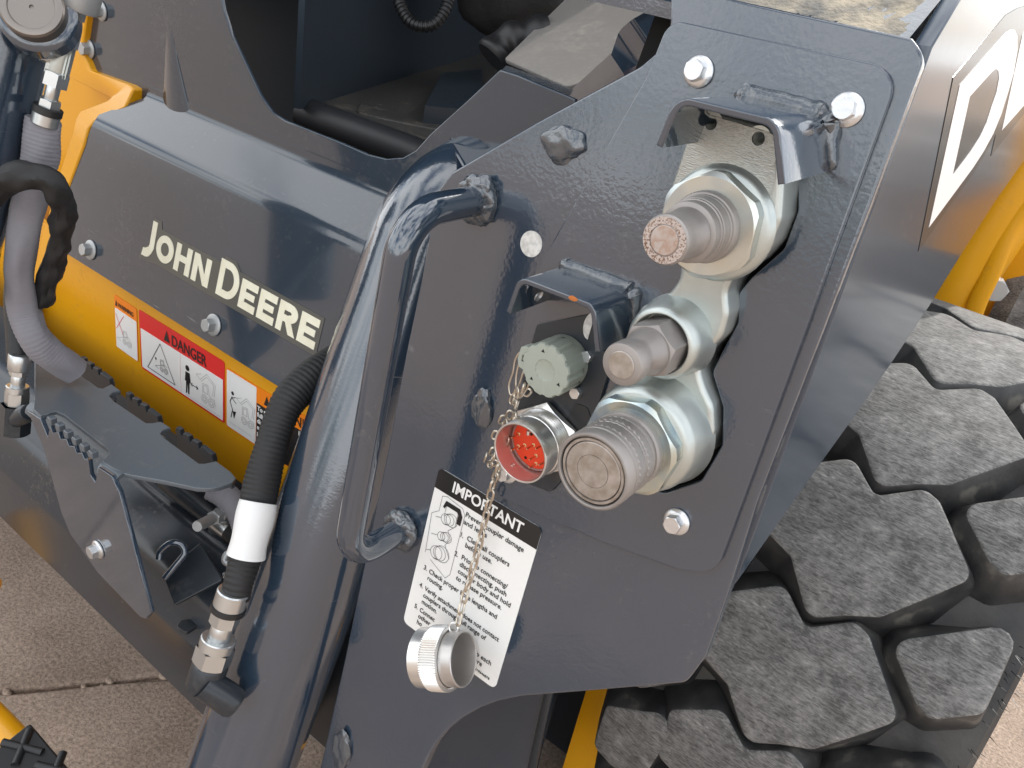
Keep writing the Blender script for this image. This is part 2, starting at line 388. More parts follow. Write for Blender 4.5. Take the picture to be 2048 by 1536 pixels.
capgrey = noisebump(mat('grey_green_plastic', (.33, .36, .31), .5), 500, .1, .0003)
white_l = noisebump(mat('white_label', (.78, .78, .76), .35), 200, .03, .0003)
cream = colnoise(mat('cream_print', (.75, .73, .58), .4), 40, [(.3, (.80, .79, .64)), (.7, (.72, .69, .53))])
black_l = mat('black_print', (.012, .012, .013), .35)
grey_l = mat('grey_decal', (.085, .085, .075), .3)
red_l = mat('red_print', (.70, .018, .018), .35)
orange_l = mat('orange_print', (.85, .22, .004), .35)
line_l = mat('grey_line_print', (.35, .35, .35), .4)
dotm = colnoise(mat('bare_dot', (.6, .6, .57), .45), 220, [(.35, (.48, .47, .44)), (.6, (.68, .67, .64))], detail=5)
rubber_b = noisebump(mat('black_rubber', (.012, .012, .013), .45), 300, .1, .0005)
dwhite = noisebump(mat('white_vinyl', (.80, .78, .77), .35), 300, .05, .0003)
dblack = mat('black_vinyl', (.035, .032, .03), .22)
sleeve_g = mat('grey_woven_sleeve', (.21, .205, .225), .85)
sleeve_b = mat('black_woven_sleeve', (.011, .011, .0115), .6)
def wovenbump(m, sc, st):
    t, b = nodes(m); v = tcoord(t); w = N('ShaderNodeTexNoise', t, i_Scale=sc, i_Detail=3.0); t.links.new(v, w.inputs['Vector'])
    bp = N('ShaderNodeBump', t, i_Strength=st, i_Distance=.001); t.links.new(w.outputs['Fac'], bp.inputs['Height']); t.links.new(bp.outputs[0], b.inputs['Normal'])
wovenbump(sleeve_g, 260, .25); wovenbump(sleeve_b, 200, .2)
# tyre rubber: dusty grey, scuffed in streaks
tyre_m = mat('tyre_rubber', (.06, .058, .055), .75)
t, b = nodes(tyre_m); v = tcoord(t)
n1 = N('ShaderNodeTexNoise', t, i_Scale=28.0, i_Detail=8.0, i_Roughness=.7); t.links.new(v, n1.inputs['Vector'])
n2 = N('ShaderNodeTexNoise', t, i_Scale=1.0, i_Detail=6.0, i_Roughness=.65, i_Distortion=.6); t.links.new(tcoord(t, (110, 460, 460)), n2.inputs['Vector'])
mu = N('ShaderNodeMath', t, operation='ADD'); t.links.new(n1.outputs['Fac'], mu.inputs[0]); t.links.new(n2.outputs['Fac'], mu.inputs[1])
r = N('ShaderNodeValToRGB', t); e = r.color_ramp.elements; e[0].position = .42; e[0].color = (.060, .0595, .058, 1); e[1].position = .52; e[1].color = (.15, .148, .144, 1)
q = e.new(.60); q.color = (.23, .226, .216, 1); q = e.new(.70); q.color = (.46, .44, .40, 1)
hf = N('ShaderNodeMath', t, operation='MULTIPLY'); hf.inputs[1].default_value = .5; t.links.new(mu.outputs[0], hf.inputs[0]); t.links.new(hf.outputs[0], r.inputs[0]); t.links.new(r.outputs[0], b.inputs['Base Color'])
bp = N('ShaderNodeBump', t, i_Strength=.5, i_Distance=.0015); t.links.new(n2.outputs['Fac'], bp.inputs['Height']); t.links.new(bp.outputs[0], b.inputs['Normal'])
groove_m = noisebump(colnoise(mat('tyre_groove', (.03, .03, .031), .6), 20, [(.35, (.018, .018, .019)), (.7, (.06, .056, .05))], detail=6), 160, .3, .002)
tyre_side = noisebump(colnoise(mat('tyre_side_rubber', (.03, .031, .033), .5), 26, [(.40, (.022, .0225, .024)), (.62, (.05, .049, .047)), (.75, (.16, .15, .13))], detail=8), 220, .25, .0015)
# concrete
conc = mat('concrete', (.34, .26, .2), .9)
t, b = nodes(conc); v = tcoord(t, 1.0)
a1 = N('ShaderNodeTexNoise', t, i_Scale=5.0, i_Detail=9.0, i_Roughness=.68); a2 = N('ShaderNodeTexNoise', t, i_Scale=160.0, i_Detail=5.0, i_Roughness=.75); a3 = N('ShaderNodeTexVoronoi', t, i_Scale=120.0)
for q in (a1, a2, a3): t.links.new(v, q.inputs['Vector'])
r1 = N('ShaderNodeValToRGB', t); e = r1.color_ramp.elements; e[0].position = .32; e[0].color = (.25, .186, .142, 1); e[1].position = .68; e[1].color = (.42, .328, .262, 1)
t.links.new(a1.outputs['Fac'], r1.inputs[0])
r2 = N('ShaderNodeValToRGB', t); e = r2.color_ramp.elements; e[0].position = .34; e[0].color = (.52, .5, .48, 1); e[1].position = .62; e[1].color = (1.22, 1.2, 1.18, 1)
t.links.new(a2.outputs['Fac'], r2.inputs[0])
mm = N('ShaderNodeMix', t, data_type='RGBA', blend_type='MULTIPLY'); mm.inputs[0].default_value = 1; t.links.new(r1.outputs[0], mm.inputs[6]); t.links.new(r2.outputs[0], mm.inputs[7])
r3 = N('ShaderNodeValToRGB', t); e = r3.color_ramp.elements; e[0].position = .06; e[0].color = (1, 1, 1, 1); e[1].position = .16; e[1].color = (0, 0, 0, 1); t.links.new(a3.outputs['Distance'], r3.inputs[0])
m3 = N('ShaderNodeMix', t, data_type='RGBA'); m3.inputs[7].default_value = (.55, .46, .40, 1); mk = N('ShaderNodeMath', t, operation='MULTIPLY'); mk.inputs[1].default_value = .45
t.links.new(r3.outputs[0], mk.inputs[0]); t.links.new(mk.outputs[0], m3.inputs[0]); t.links.new(mm.outputs[2], m3.inputs[6]); t.links.new(m3.outputs[2], b.inputs['Base Color'])
bp = N('ShaderNodeBump', t, i_Strength=.6, i_Distance=.006); t.links.new(a2.outputs['Fac'], bp.inputs['Height']); t.links.new(bp.outputs[0], b.inputs['Normal'])
dirt = noisebump(colnoise(mat('tan_dirt', (.42, .33, .22), .95), 60, [(.3, (.28, .21, .14)), (.7, (.52, .42, .30))], detail=6), 200, .6, .003)

GZ = 0.03
# ================================================================== THE GROUND
g = mesh('ground', [(-60, -60, GZ - .012), (60, -60, GZ - .012), (60, 60, GZ - .012), (-60, 60, GZ - .012)], [(0, 1, 2, 3)], conc); g['kind'] = 'structure'
jl = PP([(-250, 1408), (345, 1352)], z=GZ); jd = (jl[1] - jl[0]).normalized(); jn = Vector((-jd.y, jd.x, 0))
def slab(a0, a1, b0, b1, seed):
    """concrete slab with a ragged joint edge"""
    rs = random.Random(seed); o = jl[0]; vs = []
    def edge(bv, s0, s1, n, am): return [o + jd * (s0 + (s1 - s0) * i / n) + jn * (bv + am * (noise.noise(Vector((i * .45, seed, 0))) + .6 * noise.noise(Vector((i * 1.7, seed, 5))))) for i in range(n + 1)]
    A = edge(b0, a0, a1, 160, .004); B = edge(b1, a1, a0, 160, .004)
    lo = [v.to_2d() for v in A + B]
    ob = plate('concrete_slab', FZ(GZ), [lo], .05, conc, g, bev=.006)
    return ob
slab(-3.0, 3.6, .0045, 3.2, 3); slab(-3.0, 3.6, -3.2, -.0045, 4)
rs = random.Random(5)
for k in range(6):
    s = rs.uniform(.4, 1.0); p = jl[0] + jd * ((jl[1] - jl[0]).length * s) + jn * rs.uniform(-.006, .006)
    q = rs.uniform(.003, .010); ob = blob('stone_chip', (p.x, p.y, GZ - .002), q, q * .8, q * .6, conc, g, .4, 60, k, 2)

# ================================================================== THE LIFT ARM
TILT, ZP = math.radians(7), 1.05           # the arm's face leans back
def FA(off=0): return frame(Vector((0, .500, ZP)) + Vector((0, -math.cos(TILT), math.sin(TILT))) * off, (1, 0, 0), (0, math.sin(TILT), math.cos(TILT)))
def AP(px, py, off=0): return PF(px, py, FA(off))
AN = Vector((0, -math.cos(TILT), math.sin(TILT)))
OC = .006
YF, YC = .500, .494                        # arm face plate, bolted coupler plate
XS = -.103                                 # outer side of the arm
arm = thing('loader_boom', 'dark grey lift arm with white lettering on its outer side', 'lift arm', (-.25, .5, .4))
face_px = [(1342, -30), (1500, 6), (1823, 76), (1850, 112), (1744, 400), (1625, 712), (1513, 1003), (1455, 1186), (1410, 1314), (1372, 1366), (1207, 1380), (1041, 1393), (995, 1403), (960, 1416), (923, 1437), (893, 1462), (871, 1489), (857, 1512), (835, 1560), (825, 1680), (600, 1680), (640, 1536), (690, 1314), (728, 1129), (777, 892), (813, 700), (844, 553), (860, 462), (880, 375), (905, 343), (1076, 243), (1281, 132), (1322, 97), (1339, 58)]
frf = FA(0)
hole_px = [(1402, 205), (1572, 255), (1594, 300), (1596, 420), (1568, 498), (1502, 556), (1476, 588), (1476, 645), (1444, 704), (1424, 745), (1446, 815), (1444, 890), (1402, 962), (1330, 986), (1225, 960), (1210, 880), (1245, 790), (1275, 750), (1275, 660), (1298, 622), (1350, 592), (1370, 562), (1374, 535), (1345, 480), (1346, 400), (1364, 345)]
fc = local(frf, PFs(face_px, frf)); rads = [.0] + [.002] * 2 + [.012] + [.01] * 4 + [.012, .016] + [.004] * 10 + [0, 0] + [.004] * 7 + [.012, .02] + [.02] * 5
plate('face_plate', frf, [rnd(fc, rads[:len(fc)] + [.004] * max(0, len(fc) - len(rads))), local(frf, PFs(hole_px, FA(OC)))], .012, paint_peel, arm, bev=.0018)
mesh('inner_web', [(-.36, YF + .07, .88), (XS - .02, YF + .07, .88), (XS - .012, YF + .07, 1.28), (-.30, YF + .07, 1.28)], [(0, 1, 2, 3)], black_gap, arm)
# outer side, running back from the right edge of the face plate
eT, eB = AP(1850, 112), AP(1460, 1180)
def FS(off): fr_ = frame(eB, (0, 1, 0), eT - eB); return fr_ @ Matrix.Translation((0, 0, off))
frs = FS(0)
side_px = [(1847, 92), (1925, -8), (2300, -420), (2300, -40), (2120, 205), (2048, 322), (1991, 402), (1925, 505), (1858, 613), (1783, 726), (1719, 819), (1625, 950), (1456, 1186), (1513, 1003), (1625, 712), (1744, 400)]
sd = local(frs, [PF(a, b_, frs) for a, b_ in side_px])
sd = [Vector((max(p.x, (frs.inverted() @ (eB.lerp(eT, p.y / (eT - eB).length))).x + .010), p.y)) for p in sd]
paint_side = noisebump(dusted(mat('grey_paint_side', GR, .2, 0, **{'Specular IOR Level': .8, 'Coat Weight': .35, 'Coat Roughness': .12}), GR, DU, (.7, 1.05), rough=(.2, .4)), 30, .04, .003)
plate('outer_plate', frs, [sd], .010, paint_side, arm, bev=.0012)
# strip of the side between face plate and side plate (edge weld)
e0, e1 = AP(1846, 118, -.012), AP(1462, 1176, -.012)
tube('edge_weld', [e0.lerp(e1, k / 60) + Vector((-.002, .001, 0)) for k in range(61)], .0035, weldm, arm, 10, rfun=lambda s, a, i: 1 + .12 * math.sin(s * 900) + .15 * noise.noise(Vector((s * 150, a, 0))))
# white lettering on the side
dfr = FS(.0004)
def sidepoly(px): return local(dfr, PFs(px, dfr))
out_px = [(1907, 155), (2012, 30), (2036, 16), (2075, 5), (2200, -160), (2200, 40), (2048, 228), (1982, 312), (1992, 268), (1975, 300), (1948, 345), (1900, 410), (1837, 503)]
ob = plate('letter_border', dfr, [sidepoly(out_px)], .0003, dblack, arm, bev=0)
dfr2 = FS(.0007)
def sp2(px): return local(dfr2, PFs(px, dfr2))
D_out = [(1920, 170), (2010, 66), (2021, 58), (2030, 60), (2035, 72), (2035, 100), (2028, 145), (2017, 183), (2003, 228), (1987, 267), (1968, 302), (1946, 336), (1858, 455)]
D_in = [(1940, 193), (1985, 143), (1992, 138), (1997, 142), (1998, 157), (1993, 185), (1983, 213), (1973, 245), (1960, 273), (1940, 305), (1905, 352)]
ob = plate('letter_d', dfr2, [sp2(D_out), sp2(D_in)], .0002, dwhite, arm, bev=0)
E_px = [(2004, 261), (2045, 70), (2160, -80), (2150, -30), (2090, 48), (2082, 90), (2120, 45), (2112, 85), (2072, 135), (2062, 175), (2130, 95), (2120, 130)]
ob = plate('letter_e', dfr2, [sp2(E_px)], .0002, dwhite, arm, bev=0)
# arm top behind the face plate, with dirt on it
tA, tB = AP(1345, -40, -.012), AP(1823, 80, -.012); tA = Vector((tA.x, tB.y, tB.z))
SL = .55                                   # the arm rises towards the back
def tp(x, dy, h=0): return Vector((x, tB.y - .003 + dy, tB.z - .007 + dy * SL + h))
x0_, x1_ = -.36, tB.x - .004
mesh('top_plate', [tp(x0_, 0), tp(x1_, 0), tp(x1_, .9), tp(x0_, .9), tp(x0_, 0, -.01), tp(x1_, 0, -.01), tp(x1_, .9, -.01), tp(x0_, .9, -.01)], [(0, 1, 2, 3), (7, 6, 5, 4), (0, 4, 5, 1), (1, 5, 6, 2), (2, 6, 7, 3), (3, 7, 4, 0)], paint, arm)
bm = bmesh.new(); nx, ny = 70, 18; gv = {}
for i in range(nx + 1):
    for j in range(ny + 1):
        x = x0_ + .08 + (x1_ - x0_ - .083) * i / nx; dy = .001 + .085 * j / ny
        h = .0022 * max(.42, 1 - .9 * j / ny + .8 * noise.noise(Vector((x * 22, dy * 50, 0)))) * min(1, (nx - i) / 5 + .1, i / 5) - .0008 + .0012 * noise.noise(Vector((x * 240, dy * 240, 1)))
        gv[i, j] = bm.verts.new(tp(x, dy, h))
for i in range(nx):
    for j in range(ny): bm.faces.new((gv[i, j], gv[i + 1, j], gv[i + 1, j + 1], gv[i, j + 1]))
bmobj('dirt_crust', bm, noisebump(colnoise(mat('grey_dirt', (.3, .26, .2), .95), 45, [(.34, (.13, .125, .115)), (.55, (.30, .26, .20)), (.72, (.40, .34, .25))], detail=8), 200, .6, .003), arm, 50)
# inner post: thick rounded tube, leaning forward, bent back at the top
pt, pb = P(880, 425, d=.80), P(474, 1560, d=.93)
pr = lambda t: .0585 - .009 * min(1, t * 1.5)
pdir = (pt - pb).normalized()
path = fil_line([pb - pdir * .25, pt + pdir * .035, pt + pdir * .035 + Vector((.05, .34, -.03))], .085, 14)
tube('inner_post', path, pr, paint, arm, 48)
# bent-strap edge on the post's top (rolled mill marks)
# grab handle
A, B = AP(958, 400), AP(805, 1058); yh = .424
hT = Vector(A) * (yh / A.y) + Vector((0, 0, CAM.z * (1 - yh / A.y))); hT = Vector((A.x + .001, A.y - .082, A.z)); hB = Vector((B.x, B.y - .070, B.z))
hp = fil_line([A + Vector((0, .002, 0)), hT, hB, B + Vector((0, .002, 0))], .036, 14)
gh = tube('grab_handle', hp, .0118, paint_smooth, arm, 36)
weldring('handle_weld', A + Vector((0, -.003, 0)), (0, 1, 0), .0135, .0062, weldm, gh, seed=1)
blob('handle_weld', A + Vector((.002, -.004, .012)), .013, .008, .010, weldm, gh, .35, 60, 4)
weldring('handle_weld', B + Vector((0, -.003, 0)), (0, 1, 0), .0135, .0062, weldm, gh, seed=2)
blob('handle_weld', B + Vector((.002, -.003, .010)), .013, .007, .010, weldm, gh, .35, 60, 6)
# plug welds on the face
c = AP(1125, 290); blob('plug_weld', c, .0175, .006, .0145, weldm, arm, .35, 60, 11)
c = AP(965, 822); blob('plug_weld', c, .0095, .005, .0185, weldm, arm, .4, 60, 12)
c = AP(683, 1502); blob('plug_weld', c, .012, .006, .028, weldm, arm, .4, 60, 13)
# bare round dots
for q, rr in (((1062, 488), .0098),):
    c = local(FA(.0006), [AP(*q, .0006)])[0]; plate('bare_dot', FA(.0006), [circ(c.x, c.y, rr, 40)], .0008, dotm, arm, bev=0)

# instruction decal
dec_tl, dec_tr, dec_bl = AP(880, 934), AP(1085, 1062), AP(812, 1246)
du = (dec_tr - dec_tl); dw = du.length; du.normalize(); dv = (dec_tl - dec_bl); dh = dv.length
du2 = (du + dv.normalized().cross(AN)).normalized()
dfr = frame(dec_tl + AN * .0008, du2, AN.cross(du2))
plate('instruction_decal', dfr, [rnd([(0, 0), (0, -dh), (dw, -dh), (dw, 0)], .006)], .0006, white_l, arm, bev=0)
dec = bpy.context.scene.objects[-1] if False else [o for o in arm.children if o.name.startswith('instruction_decal')][0]
def dl(z): m = dfr.copy(); m.translation = dfr.translation + AN * z; return m
HH = .118 * dh
hd = rnd([(0, 0), (0, -HH), (dw, -HH), (dw, 0)], [.005, 0, 0, .005])
plate('header_band', dl(.0003), [hd], .0004, black_l, dec, bev=0)
def at(fr, x, y): return fr @ Matrix.Translation((x, y, 0))
d2, d3 = dl(.0004), dl(.0006)
text('header_text', 'IMPORTANT', at(d3, dw * .165, -dh * .084), .0145, white_l, dec, w=.0003, ext=.0001, width=dw * .68)
def tx(s, x0, t_, x1=None, sz=.0068): text('instruction_text', s, at(d2, x0 * dw, -t_ * .955 * dh), sz, black_l, dec, w=.00004, ext=.0001, xs=.86, width=(x1 - x0) * dw if x1 else None)
tx('Prevent coupler damage', .34, .180, .90); tx('and leaks', .34, .226, .57)
tx('1.', .335, .309); tx('Clean all couplers', .405, .305, .82); tx('before use.', .405, .350, .67)
tx('2.', .33, .435)
for i, (s_, e_) in enumerate((('Prior to connecting/', .855), ('disconnecting, push', .865), ('coupler body and hold', .925), ('to release pressure.', .86))): tx(s_, .40, .431 + i * .0455, e_)
tx('3.', .078, .635); tx('Check proper hose lengths and', .137, .637, .84); tx('routing.', .137, .683, .30)
tx('4.', .078, .756)
for i, (s_, e_) in enumerate((('Verify attachment does not contact', .915), ('couplers through full range of', .80), ('motion.', .30))): tx(s_, .137, .757 + i * .0455, e_)
tx('5.', .078, .905); tx('Connec', .137, .907, .30); tx('other', .137, .951, .27); tx('ho', .137, .993, .19)
tx('es to each', .67, .925, .905); tx('d store', .67, .969, .83)
tx('T419646878', .76, 1.015, .93, .0034)
# little drawing of the couplers
ox, oy = .0035, -.0225
def q(pts): return [(ox + a, oy + b) for a, b in pts]
def cc(x, y, r, n=20, ry=None): return [(ox + a, oy + b) for a, b in circ(x, y, r, n, ry)] + [(ox + x + r, oy + y)]
ln = [q([(.003, -.062), (.0, -.022), (.007, -.016), (.007, -.001), (.012, .001), (.030, -.001), (.034, -.006), (.034, -.068), (.030, -.074), (.010, -.066)]),
      q([(.0135, -.006), (.0135, -.018)]), q([(.027, -.006), (.027, -.022), (.021, -.029), (.0255, -.036), (.0215, -.044), (.029, -.054)])]
for (x, y, r) in ((.016, -.020, .0052), (.0155, -.038, .0042), (.0145, -.056, .0066)):
    ln += [cc(x, y, r, 20), cc(x + .0035, y + .0012, r * 1.05), cc(x + .0062, y + .002, r * 1.2), q([(x - .002, y - r), (x + .003, y - r + .001)]), q([(x - .011, y - .003), (x - r, y - .001)])]
strokes('coupler_drawing', ln, d2, black_l, dec, w=.00035, lift=.00006, polys=[q([(.010, -.010), (.012, -.003), (.028, -.003), (.032, -.009), (.032, -.018), (.0275, -.018), (.0275, -.0095), (.0255, -.0075), (.0135, -.0075), (.012, -.011)])])

# ================================================================== BOLTED COUPLER PLATE
cp = thing('coupler_plate', 'bolted dark grey plate with two guard hoods around the hydraulic couplers', 'mounting plate', AP(1200, 1080, OC))
frc = FA(OC)
pl_px = [(1338, 38), (1800, 138), (1618, 640), (1430, 1150), (1352, 1138), (1200, 1083), (985, 988), (1000, 890), (1062, 560), (1130, 440), (1292, 155)]
plate('plate', frc, [rnd(local(frc, PFs(pl_px, frc)), [.012, .016, .01, .022, .004, .004, .012, .01, .02, .01, .012], 7), rnd(local(frc, PFs(hole_px, frc)), .008, 4)], .006, paint_peel, cp, bev=.0010)
JO = {}
def ay(z): return .500 + (z - ZP) * math.tan(TILT)
def hood(px, yf, r, nm, t=.004):
    fr = FY(yf); pts = fil_line([v for v in local(fr, PP(px, y=yf))], r, 7)
    poly = off_line(pts, -t); L_ = ay(max(p.y for p in pts)) - .006 - yf + .003
    me = fill([poly], L_, .0009); me.transform(Matrix.Translation((0, 0, -L_ / 2))); o_ = place(nm, me, fr, paint, cp); JO[nm + str(len(JO))] = [Vector((p.x, ay(p.y) - .0065, p.y)) for p in pts]; return o_
h1 = hood([(1312, 290), (1352, 190), (1558, 240), (1570, 368)], .437, .012, 'guard_hood')
h2 = hood([(1012, 623), (1037, 552), (1190, 610), (1200, 704)], .449, .010, 'guard_hood')
def wbead(pts, r, seed, par, nm='weld_bead'):
    pts = cat(pts, 8)
    N_ = len(pts)
    return tube(nm, pts, lambda t: r * (.25 + .75 * max(0, math.sin(math.pi * min(1, max(0, t)))) ** .5), weldm, par, 12, rfun=lambda s, a, i: 1 + .35 * noise.noise(Vector((s * 110, a * 1.3, seed))) + .16 * noise.noise(Vector((s * 420, a * 2, seed))), smooth=70)
j1, j2 = JO['guard_hood0'], JO['guard_hood1']
wbead(j1[4:14], .0060, 1, h1); wbead(j1[12:], .0085, 2, h1); wbead(j2[4:14], .0052, 3, h2); wbead(j2[12:], .0065, 4, h2)
c = P(1073, 590, y=.470); lathe('hood_hole', [(0, 0), (.0042, 0), (.0042, .001)], c + Vector((.0015, 0, 0)), (1, 0, -.25), bolt_m, h2, 20)
lathe('hood_hole', [(0, 0), (.0042, 0), (.0042, .001)], P(1378, 256, y=.47), (1, 0, -.25), bolt_m, h1, 20)
blob('rust_spot', P(1146, 597, y=.4488), .0035, .0006, .0015, mat('orange_rust', (.45, .14, .03), .8), h2, .4, 60, 2, 2)
def flange_bolt(c, ax, rf, rh, par, m=None, rot=.3, h=.0075, nm='flange_bolt'):
    ax = Vector(ax).normalized(); m = m or bolt_m
    o = lathe(nm, [(rf * .9, 0), (rf, .0006), (rf, .0018), (rf * .93, .0026), (rh * 1.08, .0036), (0, .0036)], c, ax, m, par, 40)
    hexnut('hex_head', rh, h, Vector(c) + ax * .003, ax, m, o, rot); return o
for i, qq in enumerate(((1395, 143), (1692, 219), (1351, 1045), (1012, 944))):
    flange_bolt(AP(*qq, OC + .003) - AN * .003, AN, .0098, .0067, cp, rot=(.25, .5, .1, .4)[i])
# dark backing plate for the electrical connectors
def aplate(nm, px, off, th, m, par, bev, rad): fr_ = FA(off); return plate(nm, fr_, [local(fr_, PFs(px, fr_))], th, m, par, bev, rad)
bk = aplate('connector_backing', [(1074, 648), (1186, 626), (1203, 700), (1226, 714), (1200, 800), (1176, 900), (1100, 985), (1012, 950), (1052, 720)], OC + .0035, .003, paint_dark_or_shade, cp, .0006, .004)
ob = aplate('connector_gasket', [(1128, 850), (1150, 806), (1175, 815), (1185, 850), (1170, 905), (1120, 960)], OC + .0042, .0007, rubber_b, cp, 0, .004)
fd = FA(OC + .0042); c = local(fd, [PF(1183, 652, fd)])[0]; plate('bare_dot', fd, [[(c.x - .0065 * math.cos(a), c.y + .0105 * math.sin(a)) for a in (math.pi * (k / 20 - .5) for k in range(21))]], .0006, dotm, cp, bev=0)
for i, qq in enumerate(((1108, 686), (1174, 713), (1152, 786))):
    o = hexnut('small_screw', .0045, .005, AP(*qq, OC + .0055) - AN * .002, AN, bolt_m, cp, .2 + i)

# ================================================================== MANIFOLD
mf = thing('coupler_manifold', 'pale zinc plated cast manifold carrying the three hydraulic couplers', 'manifold', P(1330, 760, y=YC))
ym = YC - .010
man_px = [(1393, 214), (1562, 262), (1566, 355), (1560, 440), (1540, 492), (1507, 530), (1465, 556), (1452, 585), (1456, 630), (1444, 674), (1410, 708), (1396, 740), (1408, 778), (1425, 815), (1427, 868), (1408, 918), (1360, 955), (1305, 975), (1230, 965), (1190, 900), (1192, 840), (1225, 790), (1258, 750), (1256, 660), (1278, 616), (1336, 588), (1356, 560), (1360, 530), (1330, 480), (1332, 400), (1350, 345)]
frm = FY(ym); ml = rnd(local(frm, PP(man_px, y=ym)), [.008, .012] + [.015] * 29, 4)
hol = []
for qq in ((1422, 246), (1517, 277)):
    c = P(*qq, y=ym); hol.append(circ(c.x, c.z, .0038, 24))
mb = plate('manifold_body', frm, [ml] + hol, .034, zinc, mf, bev=.0035)
for qq in ((1422, 246), (1517, 277)):
    c = P(*qq, y=ym); prof = []
    for k in range(9): prof += [(.0038, -.0015 - k * .0015), (.0033, -.0015 - k * .0015 - .00075)]
    lathe('threaded_hole', [(.0042, .0002), (.0038, -.001)] + prof + [(0, -.016)], Vector((c.x, ym, c.z)), (0, -1, 0), zinc, mf, 24)
# milled flat of the top tab
tab_px = [(1396, 222), (1552, 268), (1552, 352), (1538, 430), (1340, 420), (1356, 345)]
plate('milled_tab', FY(ym - .0004), [rnd(local(frm, PP(tab_px, y=ym)), .006, 4)] + hol, .0012, zinc_mill, mf, bev=.0003)
ax = Vector((0, -1, 0))
def axisat(qq, y): p = P(*qq, y=y); return p.x, p.z
# couplers: position of the axis (x, z)
tx_, tz_ = axisat((1412, 453), .468); mx_, mz_ = axisat((1318, 690), .462); bx_, bz_ = axisat((1262, 890), .452)
lathe('upper_boss', [(.036, 0), (.0345, .004), (.032, .006), (0, .006)], (tx_ + .001, ym, tz_), ax, zinc, mf, 48, 50)
lathe('middle_boss', [(.0285, -.004), (.0265, .004), (.0255, .012), (.0245, .018), (.0225, .0208), (.0205, .021), (.0195, .020), (.0195, .008), (0, .008)], (mx_ - .0005, ym, mz_), ax, zinc, mf, 48, 50)
lathe('lower_boss', [(.043, -.004), (.0405, .004), (.039, .018), (.0375, .024), (.034, .0262), (0, .0262)], (bx_ + .001, ym, bz_ + .001), ax, zinc, mf, 56, 50)

# ================================================================== COUPLERS
def coupler(name, label, x, z, y0): return thing(name, label, 'coupler', (x, y0, z), 'hydraulic couplers in the manifold')
# top: male flat face, stepped
c1_ = coupler('hydraulic_coupler', 'topmost coupler, long stepped nose with rust speckled face', tx_, tz_, ym)
o0 = Vector((tx_, ym - .006, tz_))
hexnut('lock_nut', .0345, .010, o0, ax, nut_tan, c1_, .35, .019, 1.085)
yb = ym - .016; o1 = Vector((tx_, yb, tz_))
lathe('body', [(.0215, -.004), (.0215, .004), (.0208, .0055), (.0198, .006), (.0198, .008), (.0192, .0086), (.0192, .0165), (.0186, .0170), (.0186, .0186), (.0178, .0190), (.0176, .0255), (.0166, .0262), (.0150, .0266), (.0146, .029), (.0138, .0315), (.0136, .046), (.0142, .0476), (.0142, .0525), (.0134, .0537), (.0128, .0540), (0, .0540)], o1, ax, coup, c1_, 64)
of = Vector((tx_, yb - .0541, tz_))
lathe('face_ring', [(.0131, 0), (.0131, .0002), (.0090, .0002), (.0087, -.001)], of, ax, rusty, c1_, 56)
lathe('valve_face', [(.0083, -.001), (.0083, .0003), (.0079, .0006), (0, .0006)], of, ax, rust_center, c1_, 48)
# middle: small male with hex
c2_ = coupler('hydraulic_coupler', 'small middle coupler with hexagonal body and brassy round face', mx_, mz_, ym)
o2 = Vector((mx_, ym - .008, mz_))
hexnut('hex_body', .0188, .030, o2, ax, coup, c2_, .15)
lathe('body', [(.0150, 0), (.0150, .004), (.0138, .0065), (.0132, .010), (.0118, .0125), (.0112, .0145), (.0112, .019), (.0136, .0215), (.0138, .030), (.0132, .0322), (.0125, .0326), (0, .0326)], o2 + ax * .0295, ax, coup, c2_, 56)
lathe('valve_face', [(.0088, -.0006), (.0088, .0003), (.0083, .0007), (0, .0008)], o2 + ax * .0623, ax, coup_face, c2_, 48)
# bottom: female, knurled sleeve
c3_ = coupler('hydraulic_coupler', 'large bottom coupler with knurled sleeve and concentric ring face', bx_, bz_, ym)
o3 = Vector((bx_, ym - .0262, bz_))
hexnut('lock_nut', .0375, .011, o3, ax, irid, c3_, .05, .022, 1.085)
o4 = o3 + ax * .011
def knurl(k, h):
    return 1.0
lathe('rear_collar', [(.0262, -.004), (.0262, .0045), (.0252, .006), (.0243, .0062), (.0243, .0095)], o4, ax, coup, c3_, 64)
def knurled(name, o, r, h0, h1, par, nk=36):
    bm = bmesh.new(); d, u, v = axes(ax); nh = 7; rows = []
    for j in range(nh + 1):
        h = h0 + (h1 - h0) * j / nh; row = []
        for k in range(nk * 2):
            a = math.pi * k / nk; lift = .0012 if (j + k) % 2 else 0.0
            if j in (0, nh): lift = 0
            row.append(bm.verts.new(o + d * h + (u * math.cos(a) + v * math.sin(a)) * (r + lift)))
        rows.append(row)
    n = nk * 2
    for Aa, Bb in zip(rows, rows[1:]):
        for k in range(n):
            f_ = bm.faces.new((Aa[k], Aa[(k + 1) % n], Bb[(k + 1) % n], Bb[k]))
    return bmobj(name, bm, coup, par, 8)
lathe('sleeve', [(.0240, .0085), (.0252, .0095), (.0256, .0098), (.0256, .0108), (.0250, .0112), (.0250, .0186), (.0257, .0190), (.0257, .0206), (.0250, .0211), (.0250, .0302), (.0258, .0306), (.0262, .0312), (.0262, .0338), (.0254, .0344), (.0254, .0354), (.0264, .0360), (.0264, .0435), (.0256, .0448), (.0246, .0450), (.0236, .0446), (.0234, .0430)], o4, ax, coup, c3_, 72)
knurled('knurl_band', o4, .0251, .0114, .0185, c3_); knurled('knurl_band', o4, .0251, .0213, .0301, c3_)
lathe('face_ring', [(.0234, .0415), (.0226, .0425), (.0222, .0437), (.0205, .0438), (.0203, .0425), (.0199, .0418)], o4, ax, coup_face, c3_, 64)
